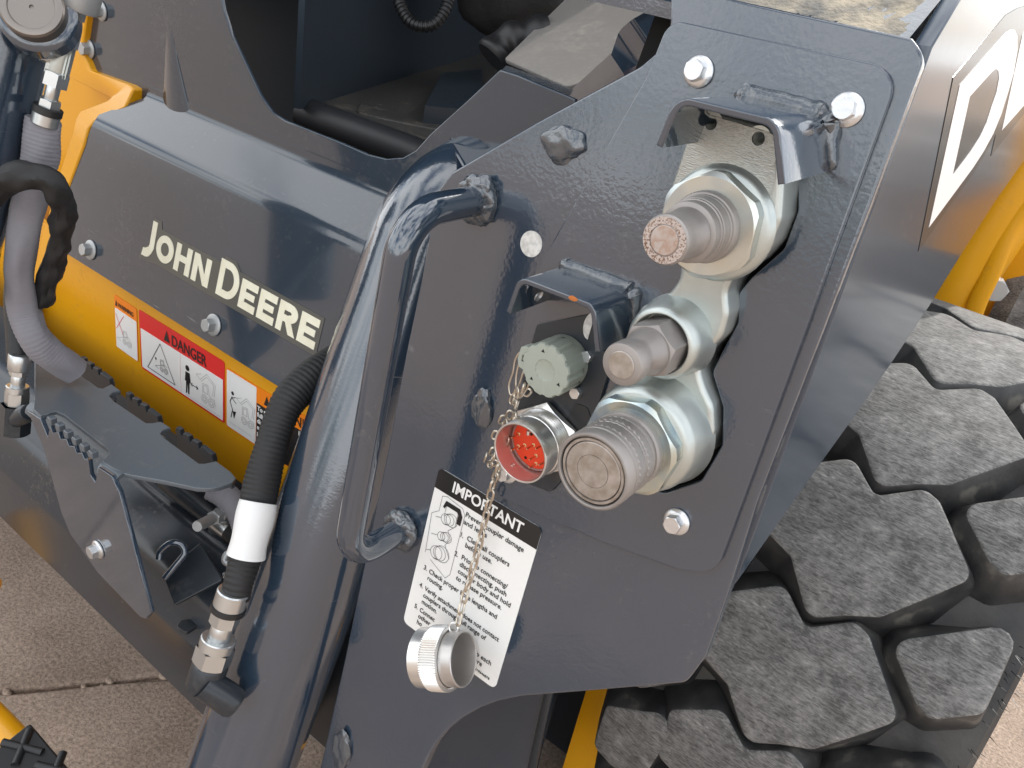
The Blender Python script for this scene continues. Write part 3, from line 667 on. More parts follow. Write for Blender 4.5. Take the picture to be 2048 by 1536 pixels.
lathe('valve_face', [(.0197, .0415), (.0197, .0432), (.0192, .0436), (.0113, .0437), (.0112, .0433), (.0110, .0433), (.0109, .0438), (0, .0438)], o4, ax, coup_face, c3_, 64)

# ================================================================== ELECTRICAL SOCKET
cx_, cz_ = axisat((1105, 868), .49)
es = thing('electrical_socket', 'round aluminium electrical socket with red pin insert beside the couplers', 'socket', (cx_, YC, cz_))
ob = Vector((cx_, ay(cz_) - .0095, cz_))
hexnut('hex_flange', .0305, .005, ob, ax, alu, es, .42)
prof = [(.0248, .004)]
for k in range(5): prof += [(.0250, .005 + k * .0024), (.0242, .0062 + k * .0024)]
prof += [(.0238, .0175), (.0232, .018), (.0228, .0262), (.0240, .0268), (.0240, .0335), (.0236, .0342), (.0226, .0342), (.0222, .0336), (.0220, .012)]
lathe('shell', prof, ob, ax, alu, es, 64)
lathe('inner_wall', [(.0221, .034), (.0219, .013), (.0205, .0128)], ob, ax, mat('reddish_aluminium', (.62, .34, .30), .3, .6), es, 56)
lathe('insert_rim', [(.0206, .0125), (.0206, .0165), (.0196, .0168), (.0192, .0160)], ob, ax, alu_in, es, 56)
lathe('insert', [(.0193, .0125), (.0193, .0158), (0, .0158)], ob, ax, red, es, 48)
rs = random.Random(2); pins = [(0, 0)] + [(.0085 * math.cos(a), .0085 * math.sin(a)) for a in [k * 2 * math.pi / 4 + .5 for k in range(4)]] + [(.0150 * math.cos(a), .0150 * math.sin(a)) for a in [k * 2 * math.pi / 9 + .2 for k in range(9)]]
for k, (a, b_) in enumerate(pins):
    o_ = ob + Vector((a, -.0158, b_))
    if k % 3 == 2: lathe('pin_hole', [(.0013, .0001), (0, .0001)], o_, ax, black_gap, es, 12)
    else:
        lathe('contact_pin', [(.0016, 0), (.0016, .0006), (.0008, .0007), (.0008, .0085), (.0005, .0095), (0, .0097)], o_, ax, pin_m, es, 12)
for a in (2.55, -1.1): lathe('bayonet_peg', [(.0014, -.001), (.0014, .0022), (0, .0024)], ob + ax * .0245 + Vector((math.cos(a - .9), 0, math.sin(a - .9) if False else math.sin(a + 0))) * .0225, Vector((math.cos(a - .9), 0, math.sin(a))), alu, es, 12)

# ================================================================== GREY CONNECTOR CAP
gx, gz = axisat((1130, 722), .49)
gc = thing('connector_cap', 'grey green plastic gear edged cap above the electrical socket', 'cap', (gx, YC, gz))
og = Vector((gx, YC - .004, gz))
def teeth(k, h): return 1.0 if (k // 3) % 2 == 0 else .93
lathe('cap_body', [(.0205, 0), (.0205, .006)], og, ax, capgrey, gc, 64)
lathe('grip', [(.0190, .004), (.0208, .0045), (.0208, .0250), (.0200, .0262), (.0190, .0264), (.0086, .0264), (.0084, .0258), (.0080, .0256), (0, .0256)], og, ax, capgrey, gc, 96, 30, rmod=lambda k, h: (1.0 if (k % 8) in (0, 1, 2, 3, 4) else .935) if h > .0042 and h < .0263 else 1.0)
for a in (1.9, 4.0, 5.9):
    p = og + Vector((math.cos(a) * .0145, -.02645, math.sin(a) * .0145)); lathe('vent_hole', [(.0018, 0), (0, 0)], p, ax, black_gap, gc, 3, rot=a)
# lug for the lanyard on its left side
fr = FY(YC - .0285); c = Vector((gx, gz))
lug = [(c.x - .0165, c.y + .012), (c.x - .0250, c.y + .008), (c.x - .0262, c.y - .002), (c.x - .0240, c.y - .0085), (c.x - .0165, c.y - .009)]
hl = [(c.x - .0195, c.y + .003), (c.x - .0225, c.y + .002), (c.x - .0225, c.y - .003), (c.x - .0195, c.y - .003)]
plate('lanyard_lug', fr, [rnd(lug, .003), hl], .010, capgrey, gc, bev=.0008)

# ================================================================== CHAINS
def link_mesh(l, w, r):
    n = 22; pts = []
    for k in range(n):
        a = 2 * math.pi * k / n; x = (w / 2 - r) * math.cos(a); y = (w / 2 - r) * math.sin(a) + (l / 2 - w / 2) * (1 if math.sin(a) > 0 else -1) * min(1, abs(math.sin(a)) * 6)
        pts.append(Vector((x, y, 0)))
    o = tube('link', pts, r, brass, None, 8, False, True); me = o.data; bpy.data.objects.remove(o); return me
def chain(name, label, pts, l, w, r, seed=0, jit=.0, tw0=0.2):
    pts = cat(pts, 30); cum = [0]
    for a, b_ in zip(pts, pts[1:]): cum.append(cum[-1] + (b_ - a).length)
    th = thing(name, label, 'chain', pts[-1]); me = link_mesh(l, w, r); pitch = l - 2.6 * r; s = 0; k = 0; rs = random.Random(seed)
    while s < cum[-1]:
        i = next(j for j, q in enumerate(cum) if q >= s); i = max(1, i); p = pts[i - 1].lerp(pts[i], (s - cum[i - 1]) / max(1e-9, cum[i] - cum[i - 1]))
        t_ = (pts[min(i + 2, len(pts) - 1)] - pts[max(i - 3, 0)]).normalized(); u = Vector((0, -1, 0)); u = (u - u.dot(t_) * t_).normalized(); v_ = t_.cross(u)
        an = (0 if k % 2 else math.pi / 2) + tw0 + rs.uniform(-.25, .25) * (1 + jit * 3); nn = u * math.cos(an) + v_ * math.sin(an)
        m = frame(p + Vector((rs.uniform(-1, 1), rs.uniform(-.3, .3), rs.uniform(-1, 1))) * jit * .004, t_.cross(nn), t_)
        o = link('link', me, None, None); o.matrix_basis = m; setpar(o, th); s += pitch; k += 1
    return th
me0 = None
ch1 = chain('lanyard_chain', 'single steel chain hanging over the instruction decal to the aluminium cap', [AP(1003, 895, .022), AP(998, 930, .020), AP(985, 972, .015), AP(968, 1050, .012), AP(945, 1140, .014), AP(926, 1205, .020), AP(914, 1258, .030)], .0128, .0078, .00115, 1)
ch2 = chain('lanyard_chain', 'bunched brassy chain beside the electrical socket, outer strand', [AP(1050, 772, 0.027), AP(1030, 795, 0.025), AP(1018, 830, 0.023), AP(1000, 868, 0.021), AP(984, 900, 0.019), AP(972, 930, 0.017)], .0100, .0066, .0010, 2, 1)
ch3 = chain('lanyard_chain', 'bunched brassy chain touching the rim of the electrical socket, inner strand', [AP(1046, 778, 0.033), AP(1030, 830, 0.031), AP(1014, 860, 0.029), AP(1004, 895, 0.027), AP(990, 922, 0.023), AP(978, 935, 0.019)], .0100, .0066, .0010, 3, 1)
# wire loop round the cap lug
wl = thing('wire_lanyard', 'thin wire loops tying the grey cap to its chain', 'wire', AP(1045, 740, 0.027))
for pts in ([(1062, 698), (1040, 705), (1030, 722), (1026, 745), (1018, 770), (1022, 790), (1036, 775), (1048, 740), (1056, 728)], [(1058, 705), (1044, 712), (1036, 735), (1032, 760), (1034, 785), (1046, 788), (1058, 765), (1058, 735)]):
    tube('wire_loop', cat(PFs(pts, FA(.030)), 6), .00075, brass, wl, 8)

# ================================================================== ALUMINIUM DUST CAP ON ITS CHAIN
dcx = thing('dust_cap', 'bright aluminium screw cap dangling in front of the instruction decal', 'cap', AP(890, 1318, .034))
dax = (cr * .88 + cb * .42 + cu * .10).normalized(); dc0 = AP(883, 1316, .034)
R_ = .0275
lathe('cap_end', [(0, -.020), (R_ * .86, -.020), (R_ * .92, -.019), (R_ * .93, -.006)], dc0, dax, alu, dcx, 64)
nk = 84
lathe('knurled_ring', [(R_ * .93, -.0075), (R_ * .985, -.007), (R_ * 1.0, -.006), (R_ * 1.0, .0085), (R_ * .985, .0095), (R_ * .90, .0098), (R_ * .86, .0095)], dc0, dax, alu, dcx, nk * 2, 12, rmod=lambda k, h: 1.0 if k % 2 or h < -.0065 or h > .009 else .965)
lathe('inner_sleeve', [(R_ * .84, .004), (R_ * .84, .0215), (R_ * .82, .0222), (R_ * .79, .0222), (R_ * .78, .0215), (R_ * .78, -.008), (0, -.008)], dc0, dax, alu_in, dcx, 56)
p = dc0 + dax * .012 + cu * R_ * .95; tube('chain_eye', [p + (dax * math.cos(a) + cu * math.sin(a)) * .0042 for a in (2 * math.pi * k / 20 for k in range(20))], .001, alu, dcx, 8, False, True)
lathe('eye_screw', [(.0022, -.001), (.0022, .001), (0, .0012)], dc0 - dax * .010 + (cu * .8 + cb * .6) * R_ * .93, cu * .8 + cb * .6, coup_face, dcx, 16)

# ================================================================== CAB FRONT (dark cover with the maker's name, yellow panel below)
YH, YU = .548, .635
cab = thing('cab_cowl', 'dark grey cab front cover with cream lettering above a yellow decal panel', 'cab front', (-.85, .56, .3))
xl, xr = P(138, 450, y=YH).x, -.44
cz1, cz2, cz3 = P(600, 317, y=YU).z, P(600, 433, y=YH + .040).z, P(600, 800, y=YH).z
prof = fil_line([(YU - .0008, cz1 + .012), (YU - .0008, cz1), (YH + .040, cz2), (YH, cz3)], [0, .014, .030, 0], 10)
FC0 = frame((0, YH, cz3), (1, 0, 0), (0, .040, cz2 - cz3))
def FC(off=0): return FC0 @ Matrix.Translation((0, 0, off))
CN = FC0.to_3x3().col[2]
cv = extr_x('cover', prof, xl, xr, paint_cover, cab, thick=.004, nx=1)
for v in cv.data.vertices:
    w_ = v.co + cv.location
    if w_.x < xl + .001: v.co.x += (P(190, 262, y=YH + .04).x + (P(92, 545, y=YH).x - P(190, 262, y=YH + .04).x) * max(0, (cz2 - w_.z) / (P(190, 262, y=YH + .04).z - P(92, 545, y=YH).z)) + (.05 if w_.z > cz1 - .01 else 0)) - w_.x
up_px = [(176, -60), (432, -60), (447, 20), (464, 72), (492, 130), (520, 190), (545, 225), (570, 241), (680, 285), (735, 309), (772, 318), (806, 315), (832, 300), (860, 268), (930, 205), (1000, 139), (1035, 150), (1150, 198), (1150, 520), (262, 200), (262, 182), (152, 136)]
fru = FY(YU); ul = local(fru, PP(up_px, y=YU)); ul = [Vector((p.x, max(p.y, cz1 - .012))) for p in ul]
plate('upper_plate', fru, [ul], .005, paint_cover, cab, bev=.0014)
# pressed gusset at the foot of the upper plate
bm = bmesh.new(); gT, gL, gR = P(338, 62, y=YU), P(322, 240, y=YU), P(386, 232, y=YU); nu, nv = 20, 24; gg = {}
for a in range(nv + 1):
    t_ = a / nv; m_ = gT.lerp((gL + gR) / 2, t_); hw = (gR - gL) / 2 * (.16 + .84 * t_)
    for b_ in range(nu + 1):
        q_ = -1 + 2 * b_ / nu; gg[a, b_] = bm.verts.new(m_ + hw * q_ + Vector((0, -.006 * t_ ** .9 * (1 - q_ * q_) ** 1.2 - .0002 + (.002 if abs(q_) == 1 else 0), 0)))
for a in range(nv):
    for b_ in range(nu): bm.faces.new((gg[a, b_], gg[a, b_ + 1], gg[a + 1, b_ + 1], gg[a + 1, b_]))
bm.faces.new([gg[nv, b_] for b_ in range(nu + 1)])
bmobj('gusset', bm, paint_cover, cab, 45)
for i, (qq, y) in enumerate((((182, 500), YH), ((428, 650), YH), ((204, 22), YU), ((180, 98), YU))):
    flange_bolt(PF(*qq, FC(.0002)) if i < 2 else P(*qq, y=y - .0002), CN if i < 2 else (0, -1, 0), .0135 if i < 2 else .0125, .0085, cab, bolt_dull, .3 + i, h=.010)
# maker's name
_l0 = PF(292, 506, FC(.0006)); lfr = frame(_l0, (1, 0, 0), FC0.to_3x3().col[1])
lh = .030; sx = .98
KL = (PF(632, 688, FC(.0006)) - _l0).length / .279
border = [(a * KL, b_ * KL) for a, b_ in ((-.012, -.010), (-.010, .004), (.003, .010), (.005, .042), (.018, .042), (.021, .034), (.128, .034), (.130, .042), (.148, .042), (.156, .034), (.282, .034), (.282, -.005), (.02, -.006))]
bo = plate('name_border', lfr, [border], .0006, grey_l, cab, bev=0)
lf2 = lfr @ Matrix.Translation((0, 0, .0005))
t_ = .0082
def LET(ch, w, h):
    if ch == 'E': return [[(0, 0), (w, 0), (w, t_ * .95), (t_, t_ * .95), (t_, h / 2 - t_ * .42), (w * .88, h / 2 - t_ * .42), (w * .88, h / 2 + t_ * .42), (t_, h / 2 + t_ * .42), (t_, h - t_ * .95), (w, h - t_ * .95), (w, h), (0, h)]]
    if ch == 'H': return [[(0, 0), (t_, 0), (t_, h * .4), (w - t_, h * .4), (w - t_, 0), (w, 0), (w, h), (w - t_, h), (w - t_, h * .4 + t_ * .85), (t_, h * .4 + t_ * .85), (t_, h), (0, h)]]
    if ch == 'N': return [[(0, 0), (t_, 0), (t_, h * .62), (w - t_ * 1.05, 0), (w, 0), (w, h), (w - t_, h), (w - t_, h * .38), (t_ * 1.05, h), (0, h)]]
    if ch == 'O': return [circ(w / 2, h / 2, w / 2, 36, h / 2), circ(w / 2, h / 2, w / 2 - t_, 36, h / 2 - t_ * .95)]
    if ch == 'D':
        o_ = [(0, 0), (w * .45, 0)] + [(w * .45 + w * .55 * math.cos(a), h / 2 + h / 2 * math.sin(a)) for a in (math.pi * (k / 16 - .5) for k in range(1, 16))] + [(w * .45, h), (0, h)]
        i_ = [(t_, t_ * .95), (w * .45, t_ * .95)] + [(w * .45 + (w * .55 - t_) * math.cos(a), h / 2 + (h / 2 - t_ * .95) * math.sin(a)) for a in (math.pi * (k / 16 - .5) for k in range(1, 16))] + [(w * .45, h - t_ * .95), (t_, h - t_ * .95)]
        return [o_, i_]
    if ch == 'R':
        o_ = [(0, 0), (t_, 0), (t_, h * .36), (w * .42, h * .36), (w - t_ * 1.15, 0), (w, 0), (w * .70, h * .42)] + [(w * .55 + w * .42 * math.cos(a), h * .69 + h * .31 * math.sin(a)) for a in (math.pi * (k / 12 - .5) * .95 for k in range(1, 12))] + [(w * .5, h), (0, h)]
        i_ = [(t_, h * .36 + t_ * .85), (w * .5, h * .36 + t_ * .85)] + [(w * .5 + (w * .44 - t_) * math.cos(a), h * .69 + (h * .31 - t_ * .9) * math.sin(a)) for a in (math.pi * (k / 12 - .5) for k in range(1, 12))] + [(w * .5, h - t_ * .95), (t_, h - t_ * .95)]
        return [o_, i_]
    if ch == 'J': return [[(w - t_, h), (w, h), (w, h * .22), (w - .003, h * .06), (w - t_ * .9, -.0025), (w - t_ * 1.6, -.004), (-.004, -.004), (-.002, .005), (w - t_ * 1.9, .005), (w - t_ * 1.15, .0085), (w - t_, h * .3)]]
xx = -.004
for ch, w, h, ad in (('J', .0165, .0385, .0205), ('O', .031, lh, .0345), ('H', .0275, lh, .0315), ('N', .0290, lh, .0430), ('D', .0330, .0385, .0365), ('E', .0255, lh, .0295), ('E', .0255, lh, .0295), ('R', .0285, lh, .0315), ('E', .0255, lh, 0)):
    ls = [[((x + xx) * KL, y_ * KL) for x, y_ in lp] for lp in LET(ch, w, h)]
    plate('letter_' + ch.lower(), lf2, ls, .0005, cream, bo, bev=0); xx += ad

# yellow panel
YY = YH + .012
yel = P(300, 700, y=YY)
yp = mesh('yellow_panel', [(-1.6, YY, .30), (-.42, YY, .30), (-.42, YY, .83), (-1.6, YY, .83), (-1.6, YY + .006, .30), (-.42, YY + .006, .30), (-.42, YY + .006, .83), (-1.6, YY + .006, .83)], [(0, 1, 2, 3), (7, 6, 5, 4), (3, 2, 6, 7), (0, 4, 5, 1), (0, 3, 7, 4), (1, 5, 6, 2)], yellow, cab)
# decals on it
yd = YY - .0008
def dfrm(tl, tr, bl):
    a, b_, c = P(*tl, y=yd), P(*tr, y=yd), P(*bl, y=yd); w, h = (b_ - a).length, (a - c).length
    return frame(a, (b_ - a), (a - c)), w, h
def at2(fr, dz): return fr @ Matrix.Translation((0, 0, dz))
def loader(x, y, s, arms='up'):
    """side-view loader pictogram: lines"""
    L_ = []
    for dx in (0, .42): L_ += [[(x + dx * s + a, y + b_) for a, b_ in circ(0, 0, .17 * s, 16)] + [(x + dx * s + .17 * s, y)], [(x + dx * s + a, y + b_) for a, b_ in circ(0, 0, .09 * s, 12)] + [(x + dx * s + .09 * s, y)]]
    L_ += [[(x - .12 * s, y + .2 * s), (x - .12 * s, y + .62 * s), (x + .22 * s, y + .68 * s), (x + .30 * s, y + .25 * s)], [(x - .06 * s, y + .28 * s), (x - .05 * s, y + .56 * s), (x + .16 * s, y + .6 * s), (x + .2 * s, y + .28 * s), (x - .06 * s, y + .28 * s)], [(x + .3 * s, y + .25 * s), (x + .62 * s, y + .2 * s), (x + .66 * s, y - .05 * s)]]
    if arms == 'up': L_ += [[(x + .6 * s, y + .35 * s), (x + .68 * s, y + .85 * s), (x + .15 * s, y + 1.12 * s), (x - .25 * s, y + .72 * s)], [(x + .5 * s, y + .35 * s), (x + .58 * s, y + .8 * s), (x + .15 * s, y + 1.0 * s), (x - .2 * s, y + .66 * s)], [(x - .25 * s, y + .72 * s), (x - .5 * s, y + .85 * s), (x - .2 * s, y + .98 * s)]]
    else: L_ += [[(x + .6 * s, y + .35 * s), (x + .3 * s, y + .42 * s), (x - .35 * s, y + .12 * s)], [(x - .35 * s, y + .12 * s), (x - .7 * s, y - .02 * s), (x - .35 * s, y - .1 * s)]]
    return L_
def person(x, y, s): 
    return [circ(x, y + .9 * s, .10 * s, 12), [(x - .10 * s, y + .76 * s), (x + .12 * s, y + .76 * s), (x + .16 * s, y + .42 * s), (x + .10 * s, y + .42 * s), (x + .08 * s, y), (x + .02 * s, y), (x, y + .38 * s), (x - .04 * s, y), (x - .10 * s, y), (x - .08 * s, y + .42 * s), (x - .14 * s, y + .42 * s)]]
# small warning
fr, w, h = dfrm((228, 588), (273, 618), (203, 661)); wd = plate('warning_decal', fr, [rnd([(0, 0), (0, -h), (w, -h), (w, 0)], .003)], .0005, orange_l, cab, bev=0)
f1 = at2(fr, .0003)
plate('picture_panel', f1, [rnd([(.001, -h * .24), (.001, -h + .001), (w - .001, -h + .001), (w - .001, -h * .24)], .002)], .0003, white_l, wd, bev=0)
text('decal_text', '\u25b2WARNING' if False else 'WARNING', at2(fr, .0004) @ Matrix.Translation((w * .18, -h * .185, 0)), .0088, black_l, wd, w=.00012, ext=.0001, xs=.86)
strokes('pictogram', loader(w * .42, -h * .78, .026, 'down'), at2(fr, .0005), line_l, wd, w=.0005, lift=.0001)
strokes('pictogram', [[(w * .06, -h * .62), (w * .42, -h * .3)], [(w * .06, -h * .34), (w * .36, -h * .66)]], at2(fr, .0006), red_l, wd, w=.0009, lift=.0001, polys=[])
strokes('alert_triangle', [], at2(fr, .0005), black_l, wd, polys=[[(w * .05, -h * .19), (w * .15, -h * .19), (w * .10, -h * .08)]], lift=.0001)
# danger
fr, w, h = dfrm((277, 618), (449, 724), (248, 699)); dd = plate('danger_decal', fr, [rnd([(0, 0), (0, -h), (w, -h), (w, 0)], .004)], .0005, red_l, cab, bev=0)
hy = -h * .30
for x0, x1 in ((.003, w * .498), (w * .502, w - .003)):
    plate('picture_panel', at2(fr, .0003), [[(x0, hy), (x0, -h + .003), (x1, -h + .003), (x1, hy)]], .0003, white_l, dd, bev=0)
text('decal_text', 'DANGER', at2(fr, .0004) @ Matrix.Translation((w * .40, -h * .255, 0)), .0215, black_l, dd, w=.0003, ext=.0001, xs=.86)
strokes('alert_triangle', [], at2(fr, .0004), black_l, dd, polys=[[(w * .31, -h * .25), (w * .38, -h * .25), (w * .345, -h * .07)]], lift=.0001)
tri = [(w * .09, -h * .90), (w * .43, -h * .90), (w * .26, -h * .36), (w * .09, -h * .90)]
strokes('pictogram', [(tri, .0011)] + [(l_, .0005) for l_ in loader(w * .27, -h * .78, .022, 'down')], at2(fr, .0005), black_l, dd, lift=.0001, polys=[person(w * .20, -h * .86, .02)[0]])
strokes('pictogram', [(l_, .0006) for l_ in loader(w * .78, -h * .80, .034)] + [([(w * .56, -h * .93), (w * .95, -h * .93)], .0004)], at2(fr, .0005), line_l, dd, lift=.0001)
pe = person(w * .585, -h * .90, .042)
strokes('pictogram', [([(w * .63, -h * .70), (w * .70, -h * .70)], .0011)], at2(fr, .0005), black_l, dd, lift=.0001, polys=pe + [[(w * .622, -h * .70), (w * .64, -h * .66), (w * .64, -h * .74)], [(w * .708, -h * .70), (w * .69, -h * .66), (w * .69, -h * .74)]])
# second warning, half hidden behind the hose
fr, w, h = dfrm((452, 734), (640, 850), (424, 826)); w2 = plate('warning_decal', fr, [rnd([(0, 0), (0, -h), (w, -h), (w, 0)], .003)], .0005, orange_l, cab, bev=0)
pw = w * .345
plate('picture_panel', at2(fr, .0003), [rnd([(.002, -.002), (.002, -h + .002), (pw, -h + .002), (pw, -.002)], .002)], .0003, white_l, w2, bev=0)
plate('text_panel', at2(fr, .0003), [[(pw + .001, -h * .27), (pw + .001, -h + .002), (w - .002, -h + .002), (w - .002, -h * .27)]], .0003, black_l, w2, bev=0)
text('decal_text', 'WARNING', at2(fr, .0004) @ Matrix.Translation((w * .50, -h * .22, 0)), .019, black_l, w2, w=.0002, ext=.0001, xs=.95)
strokes('alert_triangle', [], at2(fr, .0004), black_l, w2, polys=[[(w * .43, -h * .22), (w * .49, -h * .22), (w * .46, -h * .06)]], lift=.0001)
for i, s in enumerate(('To pr', 'fully', 'disen', 'engag', 'pins a', 'operat')): text('decal_text', s, at2(fr, .0006) @ Matrix.Translation((pw + .003, -h * (.37 + .105 * i), 0)), .0085, white_l, w2, w=.0003, ext=.0001)
for i, s in enumerate(('lift arms', '', '', 'the', 'fore', '', '')): 
    if s: text('decal_text', s, at2(fr, .0006) @ Matrix.Translation((w * .80, -h * (.36 + .105 * i), 0)), .0085, white_l, w2, w=.0003, ext=.0001)
strokes('pictogram', [(l_, .0006) for l_ in loader(pw * .62, -h * .70, .030)] + [([(pw * .1, -h * .88), (pw * .9, -h * .88)], .0004)], at2(fr, .0005), line_l, w2, lift=.0001)
x, y_ = pw * .22, -h * .78
strokes('pictogram', [([(x, y_ + .030), (x - .004, y_ + .022), (x + .001, y_ + .012), (x - .002, y_)], .0014), ([(x, y_ + .028), (x + .008, y_ + .024)], .0011), ([(x - .001, y_ + .028), (x + .007, y_ + .032)], .0009)], at2(fr, .0005), black_l, w2, lift=.0001, polys=[circ(x + .001, y_ + .0355, .0026, 12), [(x + .004, y_), (x + .008, y_ + .012), (x + .001, y_ + .010)]])

# ================================================================== CAB FLOOR AND DOORWAY BEHIND
ci = thing('cab_interior', 'dark cab interior with dusty rubber floor seen over the front cover', 'cab interior', (-1.0, 1.2, .9))
ZF = 1.02
f0, f1_ = P(612, 212, z=ZF), P(1180, 40, z=ZF)
dwall = (f1_ - f0).normalized()
wallm = dusted(mat('cab_wall_paint', (.030, .040, .052), .35), (.030, .040, .052), (.045, .045, .045), (.6, 1), rough=(.3, .5))
matm = noisebump(dusted(mat('floor_mat', (.055, .053, .05), .6), (.055, .053, .05), (.24, .205, .155), (.52, .90), scale=10, rough=(.5, .9)), 200, .3, .002)
def vquad(nm, a, b_, z0, z1, th, m, par):
    d = (b_ - a).normalized(); n_ = Vector((d.y, -d.x, 0)) * th; v8 = [Vector((p.x, p.y, z)) + k for k in (Vector(), -n_) for z in (z0, z1) for p in (a, b_)]
    return fixn(mesh(nm, v8, [(0, 1, 3, 2), (5, 4, 6, 7), (2, 3, 7, 6), (0, 4, 5, 1), (0, 2, 6, 4), (1, 5, 7, 3)], m, par))
vquad('side_wall', f0 - dwall * .04 + Vector((0, .01, .004)), f1_, ZF, 2.0, .01, wallm, ci)
# wall's slanted front return
a_, b_ = f0 - dwall * .04, P(466, 20, y=1.35)
fq = [f0 - dwall * .04 + Vector((0, .012, .004)), Vector((f0.x - .25, f0.y + .05, 1.30)), Vector((f0.x - .5, f0.y + .1, 1.9)), f0 + Vector((0, .02, .9))]

fl_px = [(612, 212), (1180, 40), (1180, 190), (1000, 260), (880, 330), (840, 300), (760, 262), (690, 236), (635, 222)]
fz = FZ(ZF); plate('floor_mat', fz, [local(fz, PP(fl_px, z=ZF))], .012, matm, ci, bev=.004)
pn = local(fz, PP([(720, 205), (840, 175), (1000, 140), (1060, 150), (960, 220), (900, 262), (835, 250), (760, 235), (712, 222)], z=ZF + .003)); plate('floor_inset', FZ(ZF + .003), [rnd(pn, .02)], .006, matm, ci, bev=.002)
tube('dust_line', [f0 + Vector((0, -.004, .008)), f0.lerp(f1_, .5) + Vector((0, -.004, .008)), f1_ + Vector((0, -.004, .008))], .004, mat('dusty_seam', (.16, .14, .11), .9), ci, 8, rfun=lambda s, a, i: 1)
# rolled front lip of the mat and the black gap below it
lp = PP([(618, 222), (680, 246), (760, 276), (830, 302), (870, 318)], z=ZF - .012)
tube('mat_lip', cat([p + Vector((0, -.006, -.004)) for p in lp], 6), .026, noisebump(mat('dark_rubber_lip', (.02, .021, .023), .5), 200, .1, .001), ci, 20)
pnl = [P(845, 250, z=ZF), P(880, 178, z=ZF), P(960, 168, z=ZF), P(960, 260, z=ZF)]
mesh('pedal', [p + Vector((0, 0, h_)) for h_ in (.0, .03) for p in pnl], [(0, 1, 2, 3), (7, 6, 5, 4), (0, 4, 5, 1), (1, 5, 6, 2), (2, 6, 7, 3), (3, 7, 4, 0)], wallm, ci)
mesh('sill_backing', [(-2.6, .72, .2), (-.42, .72, .2), (-.42, .72, .975), (-2.6, .72, .975)], [(0, 1, 2, 3)], black_gap, ci)
mesh('left_wall', [(-1.9, .7, .1), (-1.9, 2.6, .1), (-1.9, 2.6, 2.2), (-1.9, .7, 2.2)], [(0, 1, 2, 3)], wallm, ci)
mesh('rear_wall', [(-2.0, 2.6, .1), (-.3, 2.6, .1), (-.3, 2.6, 2.2), (-2.0, 2.6, 2.2)], [(0, 1, 2, 3)], wallm, ci)
mesh('shade_roof', [(-2.0, .58, 2.1), (-.45, .58, 2.1), (-.45, 2.7, 2.12), (-2.0, 2.7, 2.12), (-2.0, .58, 2.16), (-.45, .58, 2.16), (-.45, 2.7, 2.18), (-2.0, 2.7, 2.18)], [(3, 2, 1, 0), (4, 5, 6, 7), (0, 1, 5, 4), (1, 2, 6, 5), (2, 3, 7, 6), (3, 0, 4, 7)], paint_dark_or_shade, ci)  # unseen cab roof, added to shade the ground ahead of the machine
# corrugated cable hanging on the wall
cc_ = thing('wiring_conduit', 'black corrugated conduit sagging in a loop inside the dark cab', 'conduit', P(845, 45, y=1.3))
def ribbed(pitch, amp): return lambda s, a, i: 1 + amp * (1 if (s / pitch) % 1 < .5 else -1)
cpts = cat(PP([(786, -40), (796, 0), (815, 38), (840, 52), (868, 48), (890, 20), (905, -30)], d=1.25), 30)
tube('conduit', cpts, .0085, rubber_b, cc_, 14, rfun=ribbed(.0062, .10))
# ================================================================== STUFF RIGHT OF THE DOORWAY
cs = thing('side_shield', 'flat warm grey sheet metal shield leaning beside the cab doorway', 'shield', P(1140, 170, d=.95))
def dplate(nm, px, d, m, par, thick=.004, rad=.006, tilt=None, bev=.001):
    """flat plate through three of its corners given as (px, py, depth)"""
    a, b_, c = (P(q[0], q[1], d=q[2]) for q in d); fr = frame(a, b_ - a, c - a)
    if fr.to_3x3().col[2].dot(CAM - a) < 0: fr = frame(a, c - a, b_ - a)
    n_ = fr.to_3x3().col[2]; pts = []
    for x, y in px:
        r_ = ray(x, y); t = (a - CAM).dot(n_) / r_.dot(n_); pts.append(CAM + r_ * t)
    return plate(nm, fr, [rnd(local(fr, pts), rad)], thick, m, par, bev=bev)
shield_m = dusted(mat('warm_grey_paint', (.22, .208, .195), .35), (.22, .208, .195), (.34, .32, .29), (.5, .9), rough=(.28, .5))
dplate('shield', [(1008, 118), (1145, 178), (1240, 90), (1370, -70), (1200, -70)], [(1008, 118, 1.05), (1145, 178, .93), (1200, -70, 1.25)], shield_m, cs, .005, .012)
sb_ = thing('rubber_boot', 'black ribbed rubber boot at the lower corner of the grey shield', 'boot', P(1020, 110, d=1.08))
tube('boot', cat(PP([(985, 118), (1010, 92), (1050, 80), (1100, 70)], d=1.13), 24), lambda t: .026 + .003 * math.sin(t * 16), rubber_b, sb_, 20)
seat = thing('seat_cushion', 'black fabric seat edge at the top of the picture', 'seat', P(1060, 20, d=1.5))
blob('cushion', P(1050, -40, d=1.55), .12, .12, .12, noisebump(mat('black_fabric', (.02, .019, .018), .85), 90, .6, .004), seat, .25, 60, 3)
rp_ = thing('arm_rear_panel', 'glossy dark grey panel with silver sky reflections behind the arm top', 'panel', P(1000, 220, d=.9))
dplate('panel', [(885, 250), (1000, 142), (1140, 196), (1080, 330), (960, 380)], [(885, 250, .86), (1000, 142, 1.34), (1140, 196, 1.14)], paint_smooth, rp_, .006, .004)
dplate('upper_flange', [(1000, 142), (1012, 130), (1150, 180), (1140, 196)], [(1000, 142, .98), (1140, 196, .82), (1150, 180, .86)], paint, rp_, .004, .001)
rl = thing('red_lens_panel', 'dark plum reflective panel wedged behind the lift arm plate', 'panel', P(1200, 180, d=.75))
lens = mat('plum_glass', (.055, .030, .032), .12)
